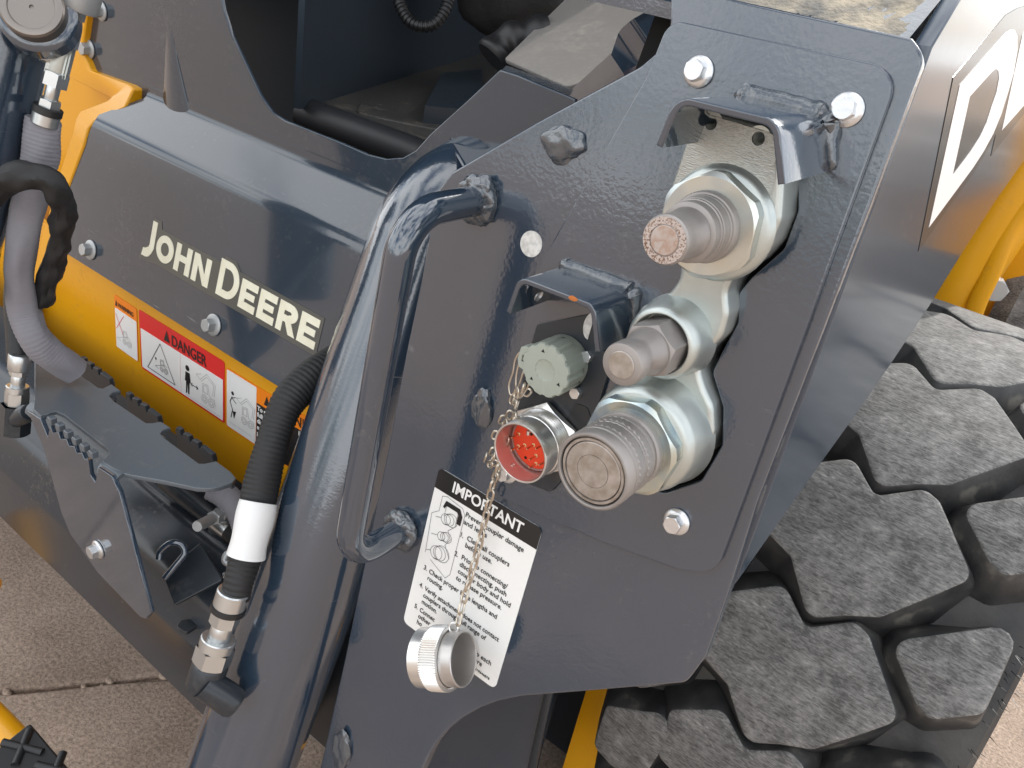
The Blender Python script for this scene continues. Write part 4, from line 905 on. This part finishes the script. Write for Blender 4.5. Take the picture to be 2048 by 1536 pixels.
dplate('lens', [(1060, 262), (1143, 178), (1240, 90), (1345, 55), (1330, 110), (1285, 140)], [(1060, 262, .78), (1143, 178, .88), (1345, 55, .78)], lens, rl, .004, .002)
br = thing('silver_bracket', 'shiny bent grey bracket peeking over the arm plate corner', 'bracket', P(1290, 60, d=.66))
a_ = [P(1222, 110, d=.72), P(1238, 62, d=.70), P(1262, 40, d=.69), P(1345, -6, d=.62)]
b2 = [v + Vector((.03, .0, -.022)) for v in a_]
aa, bb_ = fil_line(a_, .02, 6), fil_line(b2, .02, 6); n = min(len(aa), len(bb_)); vs_ = aa[:n] + bb_[:n]
mesh('bracket', vs_, [(k, k + 1, n + k + 1, n + k) for k in range(n - 1)], paint_smooth, br, 40)

# ================================================================== LEFT: YELLOW FRAME EDGE, LINK, HOSES
ye = thing('frame_flange', 'yellow welded frame flange zigzagging along the left edge of the cover', 'frame', P(180, 260, y=.53))
Rg = [(182, -40, .625), (163, 100, .625), (180, 142, .625), (258, 170, .625), (266, 178, .622), (250, 214, .612), (189, 242, .590), (176, 258, .583), (168, 290, .578), (137, 374, .565), (90, 545, .546), (40, 720, .546)]
Lf = [(158, -40, .625), (136, 100, .625), (132, 152, .625), (222, 196, .625), (222, 196, .622), (212, 202, .612), (160, 222, .590), (150, 240, .583), (144, 268, .578), (114, 360, .565), (66, 545, .546), (14, 720, .546)]
nR = len(Rg); fv = [P(a, b_, y=c) for a, b_, c in Rg] + [P(a, b_, y=c) for a, b_, c in Lf]; fv += [v + Vector((0, .035, 0)) for v in fv]
ff = []
for k in range(nR - 1):
    ff += [(k, k + 1, nR + k + 1, nR + k), (nR + k, nR + k + 1, 3 * nR + k + 1, 3 * nR + k), (k + 1, k, 2 * nR + k, 2 * nR + k + 1)]
fo = mesh('flange', fv, ff, yellow, ye, 50); bv = fo.modifiers.new('bevel', 'BEVEL'); bv.width = .0025; bv.segments = 2; bv.limit_method = 'ANGLE'
mesh('flange_web', [P(x_, z_, y=.66) for x_, z_ in ((-60, -40), (160, -40), (150, 150), (250, 200), (190, 270), (60, 720), (-160, 720))], [(6, 5, 4, 3, 2, 1, 0)], yellow, ye)
lk = thing('lift_link', 'dark grey lift link with large steel pivot pin at top left', 'link', P(40, 300, d=.8))
la, lb = P(40, -120, d=.80), P(-95, 420, d=.84)
tube('link_tube', [la, la.lerp(lb, .33), la.lerp(lb, .66), lb, lb + (lb - la) * .3], .050, paint, lk, 40)
pc = P(66, 18, d=.745); pax = (CAM - pc).normalized() * .85 + Vector((-.1, -.2, .35)); 
lathe('pivot_pin', [(.027, -.02), (.027, .004), (.0255, .0062), (.0245, .0066), (.0205, .0068), (.0195, .0062), (.0190, .0050), (.002, .0048), (.0018, .0030), (0, .0030)], pc, pax, noisebump(mat('turned_steel', (.24, .215, .195), .4, .9), 90, .05, .001), lk, 56)
lathe('pin_boss', [(.034, -.03), (.034, -.012), (.031, -.009), (.027, -.008)], pc, pax, paint, lk, 48)

hs = thing('sleeved_hose', 'grey woven sleeved hydraulic hose curving down at far left', 'hose', P(40, 540, y=.50))
def hpath(px, y): return [P(a, b_, y=(y if not isinstance(y, (list, tuple)) else y[i])) for i, (a, b_) in enumerate(px)]
dH = .80
hp_ = [P(a, b_, d=dd_) for a, b_, dd_ in ((90, 240, .82), (82, 300, .83), (70, 360, .84), (54, 430, .85), (42, 500, .86), (38, 560, .88), (48, 620, .90), (66, 670, .91), (98, 706, .93), (150, 742, .96))]
tube('sleeve', cat(hp_, 24), lambda t: .0158 + .0012 * math.sin(t * 9), sleeve_g, hs, 28, rfun=lambda s, a, i: 1 + .016 * math.sin(s * 2 * math.pi / .0042) + .16 * noise.noise(Vector((s * 30, math.cos(a) * 1.5, math.sin(a) * 1.5))))
# fittings up the hose
def seq(par, pts, items, m=steel):
    """fittings strung on the line pts[0]->pts[1]: (kind, t0, t1, radius)"""
    a, b_ = pts; L_ = (b_ - a).length; d = (b_ - a).normalized()
    for kind, t0, t1, r_, mm_, nm in items:
        o_ = a + d * L_ * t0; h = L_ * (t1 - t0)
        if kind == 'hex': hexnut(nm, r_, h, o_, d, mm_, par, .4)
        else: lathe(nm, [(0, 0), (r_ * .94, 0), (r_, h * .08), (r_, h * .92), (r_ * .94, h), (0, h)], o_, d, mm_, par, 32)
fa, fb = P(88, 250, d=.815), P(152, -6, d=.775)
seq(hs, (fa, fb), [('cyl', 0, .10, .0125, steel, 'ferrule'), ('cyl', .09, .15, .0135, rubber_b, 'ferrule_band'), ('hex', .14, .21, .0105, steel, 'crimp_hex'), ('cyl', .20, .33, .0065, steel, 'stem'), ('hex', .32, .43, .0122, steel, 'swivel_nut'), ('cyl', .42, .64, .0100, zinc, 'valve_block'), ('hex', .64, .76, .0128, steel, 'union_nut'), ('cyl', .75, .86, .0068, steel, 'adapter'), ('hex', .85, .92, .0125, steel, 'port_nut'), ('cyl', .92, 1.25, .0215, bolt_dull, 'cylinder_end')])
# block facets and wing
bx0 = fa.lerp(fb, .43); bm = bmesh.new(); bmesh.ops.create_cube(bm, size=1)
dd_ = (fb - fa).normalized(); u_, v_ = axes(dd_)[1:]; mm_ = Matrix((u_, v_, dd_)).transposed()
for v in bm.verts: v.co = fa.lerp(fb, .53) + mm_ @ Vector((v.co.x * .019, v.co.y * .016, v.co.z * .036))
bmesh.ops.bevel(bm, geom=bm.edges[:], offset=.002, segments=2, affect='EDGES'); bmobj('tee_block', bm, zinc, hs)
lathe('bleed_screw', [(.004, 0), (.004, .014), (.0025, .016), (0, .016)], fa.lerp(fb, .56), (P(96, 118, d=.79) - fa.lerp(fb, .56)), steel, hs, 16)
hexnut('side_nut', .0085, .008, P(101, 112, d=.79), P(92, 108, d=.785) - P(106, 114, d=.79), steel, hs)

bs = thing('cloth_wrap', 'loose black woven wrap looping over the grey sleeved hose', 'wrap', P(110, 500, d=.83))
wp = [P(a, b_, d=dd_) for a, b_, dd_ in ((-40, 400, .80), (-5, 378, .79), (35, 352, .785), (80, 356, .79), (112, 378, .80), (126, 415, .82), (122, 470, .85), (106, 530, .88), (90, 580, .90), (84, 606, .91))]
tube('wrap', cat(wp, 12), lambda t: .0132 - .003 * t, sleeve_b, bs, 24, rfun=lambda s, a, i: 1 + .10 * math.sin(s * 2 * math.pi / .041 + math.sin(a) * 1.6) + .34 * noise.noise(Vector((s * 60, math.cos(a) * 1.6, math.sin(a) * 1.6))) + .012 * math.sin(s * 2 * math.pi / .0035))

lh_ = thing('elbow_hose', 'black hose ending in steel crimp fitting and dark elbow at lower left', 'hose', P(35, 860, d=.95))
tube('hose', cat(PP([(40, 520), (34, 600), (38, 670), (40, 725)], d=.95), 8), .0135, rubber_b, lh_, 20)
fa, fb = P(40, 708, d=.94), P(28, 880, d=.97)
seq(lh_, (fa, fb), [('cyl', 0, .18, .0118, steel, 'ferrule'), ('hex', .17, .24, .0100, steel, 'crimp_hex'), ('cyl', .23, .38, .0075, steel, 'stem'), ('cyl', .36, .44, .0120, steel, 'collar'), ('hex', .43, .58, .0128, steel, 'swivel_nut'), ('hex', .58, .92, .0165, paint_dark_or_shade, 'elbow_body')])
lathe('elbow_outlet', [(.010, 0), (.0105, .03), (.0085, .034), (0, .034)], P(34, 838, d=.955), P(62, 822, d=.93) - P(34, 838, d=.955), paint_dark_or_shade, lh_, 24)

# ================================================================== NOTCHED HOSE BRACKET
YB0, YB1, ZB = .45, .357, .764
nb = thing('hose_bracket', 'dark grey bent bracket with toothed notches in front of the yellow panel', 'bracket', P(285, 1230, y=YB1))
frz = FZ(ZB)
top_px = [(69, 713), (112, 689), (150, 711), (134, 716), (128, 722), (136, 733), (196, 775), (205, 777), (223, 768), (241, 781), (224, 785), (219, 791), (226, 801), (292, 846), (303, 846), (322, 843), (341, 855), (326, 860), (321, 867), (330, 877), (398, 927), (410, 927), (432, 922), (462, 944), (472, 956), (464, 966), (440, 974), (420, 977), (394, 976), (330, 962), (262, 950), (246, 946), (222, 934), (205, 922), (218, 908), (217, 899), (128, 829), (112, 822), (96, 826), (82, 832), (66, 818), (69, 795)]
plate('top_sheet', frz, [local(frz, PP(top_px, z=ZB))], .005, paint_satin_skylit, nb, bev=.0008)
# bent front lips and hanging front face
frn = FY(YB1)
fx = lambda a, b_: local(frn, [P(a, b_, y=YB1)])[0]
front_px = [(55, 822), (80, 838), (95, 875), (100, 852), (104, 866), (116, 864), (120, 878), (132, 878), (137, 892), (148, 893), (152, 906), (163, 906), (168, 918), (176, 920), (180, 950), (190, 966), (197, 935), (222, 952), (238, 985), (302, 1226), (292, 1238), (280, 1234), (195, 1145), (140, 1068), (122, 1024), (88, 900)]
plate('front_face', frn, [local(frn, PP(front_px, y=YB1))], .005, paint_smooth, nb, bev=.0008)
def bend(x0, x1, yc, zc, sgn, nm='bent_lip', r_=.012):
    pr_ = [(yc + sgn * r_ * math.sin(a), zc - r_ + r_ * math.cos(a)) for a in (math.pi / 2 * k / 8 for k in range(9))]
    return extr_x(nm, pr_, x0, x1, paint_satin_skylit, nb, thick=.004 if sgn < 0 else -.004)
xa, xb = P(60, 808, z=ZB).x, P(88, 830, z=ZB).x
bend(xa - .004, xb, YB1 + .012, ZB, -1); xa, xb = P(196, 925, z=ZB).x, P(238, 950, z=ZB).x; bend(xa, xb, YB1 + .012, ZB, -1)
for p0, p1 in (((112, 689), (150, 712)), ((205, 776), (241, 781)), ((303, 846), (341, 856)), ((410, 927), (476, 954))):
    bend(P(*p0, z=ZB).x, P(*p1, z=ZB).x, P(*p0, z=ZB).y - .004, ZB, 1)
# toothed rear combs
for x0, x1, yo in ((160, 222, 712), (252, 318, 783), (352, 426, 853)):
    yb_ = YB0 + .010; fr = FY(yb_); n_ = 4; pts = []
    xs0, xs1 = P(x0 + 2, yo + 8, y=yb_).x, P(x1, yo + 75, y=yb_).x; zt = P(x0, yo + 2, y=yb_).z; W_ = xs1 - xs0
    pts = [(xs0, zt - .045), (xs0, zt - .012), (xs0 - .004, zt - .006), (xs0 - .002, zt)]
    for k in range(n_):
        a0 = xs0 + W_ * (k + .30) / n_; a1 = xs0 + W_ * (k + .55) / n_; a2 = xs0 + W_ * (k + 1.0) / n_
        pts += [(a0, zt), (a0 + .002, zt - .006), (a1, zt - .0065), (a1 + .002, zt - .001)] if k < n_ - 1 else [(xs1 - .003, zt - .002), (xs1, zt - .008)]
    pts += [(xs1, zt - .045)]
    plate('toothed_comb', fr, [pts], .006, paint_dark_or_shade, nb, bev=.0008)  # same sheet as the top; shade on its faces painted as darker colour
# teeth along the front slot
for k in range(6):
    a = P(100 + k * 16.5, 838 + k * 13.5, y=YB1 + .001); s_ = .0062
    bm = bmesh.new(); bmesh.ops.create_cube(bm, size=1)
    for v in bm.verts: v.co = Vector((v.co.x * s_ * 1.3, v.co.y * .007, v.co.z * s_ * 1.3)) + a + Vector((0, .002, -.002))
    bmesh.ops.bevel(bm, geom=bm.edges[:], offset=.0008, segments=1, affect='EDGES'); bmobj('tooth', bm, paint_satin_skylit, nb)
flange_bolt(P(198, 1098, y=YB1), (0, -1, 0), .0105, .0075, nb, bolt_m, .2, h=.008)
# inner gusset of the bracket (right edge) and dark underside
gp = [P(248, 952, y=YB1 + .004), P(236, 985, y=YB1 + .004), P(302, 1228, y=YB1 + .004)]
# ================================================================== LOWER CROSSMEMBER BEHIND THE BRACKET
cm = thing('crossmember', 'dark grey crossmember plate running across under the bracket', 'crossmember', (-.8, .42, .45))
YM = .402; zb = P(8, 1041, y=YM).z
prof = fil_line([(YM + .004, zb - .003), (YM, zb), (YM, zb + .10), (YM + .015, zb + .155), (YM + .06, zb + .19), (YM + .14, zb + .19)], [0, .002, .05, .04, .03, 0], 8)
extr_x('beam', prof, -1.7, P(470, 1490, y=YM).x, noisebump(dusted(mat('grey_paint_shaded', (.026, .032, .04), .24), (.026, .032, .04), (.07, .065, .06), (.6, 1.0), rough=(.2, .45)), 30, .05, .003), cm, thick=-.008)  # same grey paint, the beam's shadow mixed into a darker base
mesh('rear_web', [(-1.7, .50, zb - .05), (-.43, .50, zb - .05), (-.43, .50, .70), (-1.7, .50, .70)], [(0, 1, 2, 3)], paint_dark_or_shade, cm)  # coloured dark to paint in the shadow inside the bracket
mesh('under_web', [(-1.7, YM + .004, zb + .004), (-.52, YM + .004, zb + .004), (-.52, .50, zb - .05), (-1.7, .50, zb - .05)], [(0, 1, 2, 3)], paint_dark_or_shade, cm)
# tray and hook inside the bracket
ty = thing('hose_tray', 'dark tray with curled hook between bracket and striped hose', 'tray', P(370, 1240, y=.43))
ZT = P(400, 1230, y=.42).z; ft = FZ(ZT)
plate('tray', ft, [rnd(local(ft, PP([(353, 1252), (362, 1240), (390, 1236), (372, 1205), (352, 1212), (340, 1190), (440, 1168), (470, 1200), (455, 1255), (420, 1246), (395, 1250), (372, 1266)], z=ZT)), .004)], .005, paint_dark_or_shade, ty, bev=.0008)
vh = P(330, 1160, y=.425)
dplate('tray_side', [(325, 1148), (400, 1085), (445, 1160), (348, 1210)], [(325, 1148, .92), (400, 1085, .93), (348, 1210, .90)], paint_dark_or_shade, ty, .004, .002)
hk = cat([P(a, b_, d=.90) for a, b_ in ((318, 1118), (322, 1102), (342, 1086), (362, 1088), (370, 1106), (352, 1130), (330, 1156))], 6)
tube('hook', hk, .0038, paint_smooth, ty, 10)
st = thing('fitting_stub', 'pale steel bleeder stub poking out below the hose bracket', 'fitting', P(420, 1040, d=.93))
fa, fb = P(455, 1022, d=.96), P(394, 1053, d=.90)
seq(st, (fa, fb), [('cyl', 0, .3, .009, steel, 'base'), ('hex', .28, .50, .0085, bolt_dull, 'nut'), ('cyl', .5, 1, .0062, bolt_dull, 'stub')])
ib = thing('inner_cylinder', 'dark cylinder rod with steel band behind the striped hose', 'cylinder', P(460, 1060, d=.97))
seq(ib, (P(330, 960, d=1.0), P(490, 1085, d=.96)), [('cyl', 0, .62, .012, paint_dark_or_shade, 'rod'), ('cyl', .62, .82, .0125, steel, 'band'), ('cyl', .82, 1.0, .0140, rubber_b, 'end_cap')])
gh2 = thing('short_hose', 'short grey woven hose tucked under the right end of the bracket', 'hose', P(470, 1000, d=.95))
tube('sleeve', cat([P(a, b_, d=.95) for a, b_ in ((425, 975), (452, 992), (478, 1022), (492, 1060), (498, 1100))], 16), .0150, sleeve_g, gh2, 20, rfun=lambda s, a, i: 1 + .02 * math.sin(s * 2 * math.pi / .004))
clp = thing('pipe_clamp', 'small grey pipe clamp beside the white hose band', 'clamp', P(465, 1130, d=.93))
tube('clamp', cat([P(a, b_, d=.93) for a, b_ in ((472, 1105), (455, 1108), (450, 1122), (462, 1132), (458, 1148), (448, 1152))], 6), .004, bolt_dull, clp, 10)

# ================================================================== BLACK CORRUGATED HOSE
ch = thing('corrugated_hose', 'black corrugated hose with white band dropping behind the arm post', 'hose', P(420, 1350, d=.82))
cps = [P(a, b_, d=dd_) for a, b_, dd_ in ((740, 690, .93), (680, 722, .90), (628, 752, .87), (580, 800, .85), (556, 850, .84), (538, 910, .83), (524, 965, .825), (508, 1040, .82), (492, 1110, .815), (478, 1160, .81), (470, 1196, .81))]
cpt = cat(cps, 34)
tube('hose', cpt, lambda t: .0192 - .004 * t + .0012 * math.sin(t * 12), sleeve_b, ch, 28, rfun=lambda s, a, i: 1 + .022 * math.sin(s * 2 * math.pi / .0048) + .05 * noise.noise(Vector((s * 20, math.cos(a), math.sin(a)))))
wb = [P(a, b_, d=dd_) for a, b_, dd_ in ((517, 1004, .815), (508, 1045, .812), (499, 1082, .81), (492, 1112, .81))]
tube('white_band', cat(wb, 8), lambda t: .0183 + .0008 * math.sin(t * 7), noisebump(mat('white_tape', (.72, .72, .71), .4), 60, .3, .003), ch, 28)
fa, fb = P(472, 1168, d=.805), P(405, 1380, d=.83)
seq(ch, (fa, fb), [('cyl', .06, .21, .0158, steel, 'ferrule'), ('cyl', .20, .25, .0172, rubber_b, 'rubber_ring'), ('hex', .25, .37, .0145, steel, 'crimp_hex'), ('cyl', .36, .52, .0108, steel, 'stem'), ('cyl', .50, .60, .0172, steel, 'collar'), ('hex', .59, .74, .0190, steel, 'swivel_nut'), ('cyl', .74, .98, .0178, paint_dark_or_shade, 'elbow_body')])
o_ = P(408, 1365, d=.82); lathe('elbow_outlet', [(.0155, 0), (.016, .035), (.014, .04), (0, .04)], o_, P(460, 1400, d=.83) - o_, paint_dark_or_shade, ch, 28)

# ================================================================== THINGS BEHIND, BETWEEN POST AND FACE PLATE
rd = thing('hydraulic_rod', 'bright steel rod glimpsed in the gap beside the arm post', 'rod', P(650, 1420, y=.72))
tube('rod', [P(560, 1380, y=.72), P(760, 1470, y=.70)], .022, paint_smooth, rd, 24); tube('rod_collar', [P(600, 1440, y=.70), P(690, 1490, y=.69)], .016, steel, rd, 24)
bd = thing('inner_chassis', 'yellow and dark lower body of the loader inside the front tyre', 'body', (-.45, .95, .2))
mesh('dark_panel', [(-.75, .82, .05), (-.335, .82, .05), (-.335, .82, 1.0), (-.75, .82, 1.0)], [(0, 1, 2, 3)], paint_dark_or_shade, bd)
ypn = mesh('yellow_side', [(-.331, .80, .05), (-.05, .80, .05), (-.05, .80, .62), (-.331, .80, .62), (-.331, .84, .05), (-.05, .84, .05), (-.05, .84, .62), (-.331, .84, .62)], [(0, 1, 2, 3), (7, 6, 5, 4), (0, 4, 5, 1), (1, 5, 6, 2), (2, 6, 7, 3), (3, 7, 4, 0)], yellow, bd)
ypn.location.y += .12
mesh('belly', [(-1.9, 1.0, .02), (.0, 1.0, .02), (.0, 1.0, .9), (-1.9, 1.0, .9)], [(0, 1, 2, 3)], paint_dark_or_shade, bd)
mesh('dark_skirt', [P(860, 1380, y=.70), P(1112, 1370, y=.70), P(1062, 1600, y=.70), P(760, 1600, y=.70)], [(3, 2, 1, 0)], paint, bd)
tube('skirt_edge', [P(1100, 1375, y=.695), P(1062, 1545, y=.695)], .006, paint_dark_or_shade, bd, 12)

# ================================================================== WHEEL
TY, TZ, TR = 1.2, .50, .465
XT = -.056
wh = thing('front_wheel', 'dusty black lugged front tyre behind the lift arm', 'wheel', (XT, TY, GZ))
# carcass
pf = [(.36, -.150), (.392, -.178), (.408, -.186), (.418, -.180), (.422, -.160), (.4225, -.10), (.423, 0), (.4225, .10), (.422, .160), (.418, .180), (.408, .186), (.392, .178), (.36, .150), (.22, .13)]
ca = lathe('carcass', [(.22, -.13)] + pf, (XT, TY, TZ), (1, 0, 0), groove_m, wh, 160, 40)
def rayc(px, py, r_=TR):
    d = ray(px, py); o = Vector((CAM.y - TY, CAM.z - TZ)); e_ = Vector((d.y, d.z)); a = e_.dot(e_); b_ = 2 * o.dot(e_); c = o.dot(o) - r_ * r_; D = b_ * b_ - 4 * a * c
    if D < 0: return None
    p = CAM + d * ((-b_ - math.sqrt(D)) / 2 / a); return p.x, math.degrees(math.atan2(p.z - TZ, -(p.y - TY)))
def lugmesh(poly, ref, hgt=.046, rad=.012, taper=.0085, bev=.0028):
    """block outline (x, degrees) wrapped on the tyre; mesh in wheel coordinates turned so that ref is at 0"""
    pts = rnd([(x - XT, math.radians(a - ref) * TR) for x, a in poly], rad, 4)
    me = fill([pts], hgt, bev, 2, True); me.transform(Matrix.Translation((0, 0, hgt / 2)))
    bm = bmesh.new(); bm.from_mesh(me); bmesh.ops.remove_doubles(bm, verts=bm.verts, dist=1e-5)
    lo = min(v.co.y for v in bm.verts); hi = max(v.co.y for v in bm.verts); k = lo + .02
    cx = sum(v.co.x for v in bm.verts) / len(bm.verts); cy = (lo + hi) / 2
    while k < hi:
        bmesh.ops.bisect_plane(bm, geom=bm.verts[:] + bm.edges[:] + bm.faces[:], plane_co=(0, k, 0), plane_no=(0, 1, 0)); k += .02
    bmesh.ops.recalc_face_normals(bm, faces=bm.faces)
    for f in bm.faces: f.material_index = 1 if f.normal.z < .35 else 0
    for v in bm.verts:
        x, s_, h = v.co; f_ = 1 + taper * 2 * (1 - h / hgt) / .06 * .5
        g_ = 1 - h / hgt; x = cx + (x - cx) * (1 + .14 * g_) - (.015 * g_ if x < cx else 0); s_ = cy + (s_ - cy) * (1 + .10 * g_) - (.026 * g_ if s_ < cy else 0); a = s_ / TR; r_ = TR - hgt + h - .10 * max(0, abs(x) - .13) ** 1.0 * (1 if abs(x) > .13 else 0)
        v.co = (x, -r_ * math.cos(a), r_ * math.sin(a))
    bmesh.ops.recalc_face_normals(bm, faces=bm.faces); bm.to_mesh(me); bm.free(); finish(me, 40); me.materials.append(tyre_m); me.materials.append(tyre_side); return me
cen = [(-.156, 45.4), (-.105, 50.3), (-.067, 46.6), (-.027, 50.6), (-.011, 49.9), (.046, 42.6), (-.010, 33.2), (-.040, 31.2), (-.069, 28.6), (-.111, 34.6), (-.134, 35.6), (-.152, 36.4)]
R3 = lambda qs: [rayc(*q_) for q_ in qs]
shr = R3([(1790, 1288), (2040, 1252), (1964, 1424), (1858, 1434), (1836, 1400)]); shr = [(min(x, .138), a) for x, a in shr]
shl = R3([(1246, 1386), (1336, 1376), (1360, 1400), (1340, 1418), (1262, 1432)])
shl2 = R3([(1272, 1498), (1396, 1470), (1415, 1494), (1424, 1560), (1290, 1600)])
PIT = 20.45
sha = sum(a for x, a in shr) / len(shr)
shl = [(-.236, -14), (-.232, -2.5), (-.165, 3.5), (-.150, 1.0), (-.163, -9.5), (-.205, -15)]
shl = [(x, a) for x, a in shl]
meC, meR, meL = lugmesh(cen, 40.0), lugmesh(shr, 40.0), lugmesh(shl, 40.0)
for nm, me in (('centre_lug', meC), ('shoulder_lug', meR), ('shoulder_lug', meL)):
    for k in range(18):
        o = bpy.data.objects.new(nm, me); COL.objects.link(o); th_ = k * 20.0 * 1.0
        o.location = (XT, TY, TZ); o.rotation_euler = (-math.radians(40.0 + (k - 4) * 20.2), 0, 0); setpar(o, wh)
for k, (a_, b_) in enumerate(((1612, 1232), (1645, 1262), (1768, 1368), (1862, 1268), (1700, 1290), (1480, 1498), (1560, 1500), (1352, 1455), (1530, 1096), (1785, 1012))):
    q_ = rayc(a_, b_, .425)
    if q_:
        th_ = math.radians(q_[1]); blob('packed_dirt', (q_[0], TY - .424 * math.cos(th_), TZ + .424 * math.sin(th_)), (.012, .010, .008, .009, .007, .010, .008, .006, .008, .008)[k], .0035, .0045, dirt, wh, .5, 60, k, 3)
# rubber hairs along the outer shoulder
bm = bmesh.new(); rs = random.Random(9)
for k in range(70):
    a = math.radians(rs.uniform(5, 60)); x = XT + rs.uniform(.168, .186); r_ = .425; p = Vector((x, TY - r_ * math.cos(a), TZ + r_ * math.sin(a)))
    d = Vector((rs.uniform(.5, 1), -math.cos(a) * rs.uniform(.3, .9), math.sin(a) * rs.uniform(-.3, .6))).normalized(); L_ = rs.uniform(.008, .018); u_, v_ = axes(d)[1:]; w_ = .0006
    b4 = [bm.verts.new(p + u_ * w_ * math.cos(q_) + v_ * w_ * math.sin(q_)) for q_ in (0, 2.1, 4.2)]; t1 = bm.verts.new(p + d * L_)
    for i in range(3): bm.faces.new((b4[i], b4[(i + 1) % 3], t1))
ob = bmobj('rubber_hairs', bm, rubber_b, wh); ob['kind'] = 'stuff'

# ================================================================== TOP RIGHT: YELLOW FRAME BEHIND THE TYRE
yt = thing('rear_chassis', 'yellow tubular loader frame behind the arm at right', 'frame', P(1900, 590, y=1.62))
a_, b_ = P(2110, 240, y=1.55), P(1838, 660, y=1.55)
tube('frame_tube', [a_ + (a_ - b_) * .3, a_, b_], .062, yellow, yt, 36)
fa_ = [P(x, y, y=1.70) for x, y in ((1900, 470), (2100, 300), (2200, 500), (2120, 760), (1880, 700))]
mesh('frame_plate', fa_, [(4, 3, 2, 1, 0)], yellow, yt)
tube('strap', cat(PP([(2075, 395), (2040, 425), (2015, 465), (1985, 540), (1955, 605), (1940, 650)], y=1.50), 6), .014, yellow, yt, 12, flat=.35, flatdir=(1, 0, 0))
hexnut('strap_bolt', .02, .02, P(1988, 575, y=1.56), (.3, -1, 0), bolt_dull, yt)
rt = thing('back_wheel', 'dusty rear tyre edge at the far right behind the yellow frame', 'tyre', P(2040, 640, y=1.66))
lathe('tread', [(.30, -.12), (.40, -.13), (.42, -.10), (.42, .14), (.40, .17), (.3, .16)], P(2115, 700, y=2.05), (1, 0, 0), tyre_m, rt, 60, rmod=lambda k, h: 1.0 if (k % 6) < 4 else .95)

# ================================================================== BOTTOM LEFT: STEP AND YELLOW TUBE
sp = thing('step_pad', 'black rubber step pad with raised crosses at bottom left', 'step', P(40, 1500, z=.34))
ZS = .36; fs_ = FZ(ZS)
plate('pad', fs_, [rnd(local(fs_, PP([(60, 1444), (150, 1550), (60, 1640), (-60, 1540)], z=ZS)), .004)], .02, rubber_b, sp, bev=.003)
for cxp, cyp in ((45, 1495), (112, 1540)):
    c = P(cxp, cyp, z=ZS); e1_ = (P(cxp + 40, cyp + 10, z=ZS) - c); e2_ = (P(cxp + 14, cyp - 34, z=ZS) - c)
    for e_ in (e1_, e2_):
        tube('raised_cross', [c - e_, c + e_], .005, rubber_b, sp, 10)
st_ = thing('yellow_step_bar', 'yellow bar carrying the black step pad', 'bar', P(10, 1450, z=.33))
tube('bar', [P(-120, 1340, z=.30), P(-10, 1450, z=.30), P(130, 1600, z=.30)], .022, yellow, st_, 24)
yb2 = thing('yellow_tube', 'rounded yellow tube end at the left picture edge', 'tube', P(-5, 1185, z=.30))
tube('tube', [P(-160, 1120, d=1.25), P(-60, 1170, d=1.25), P(-22, 1189, d=1.25)], .026, yellow, yb2, 28)
for a, b_ in list(_wm.items()): pass
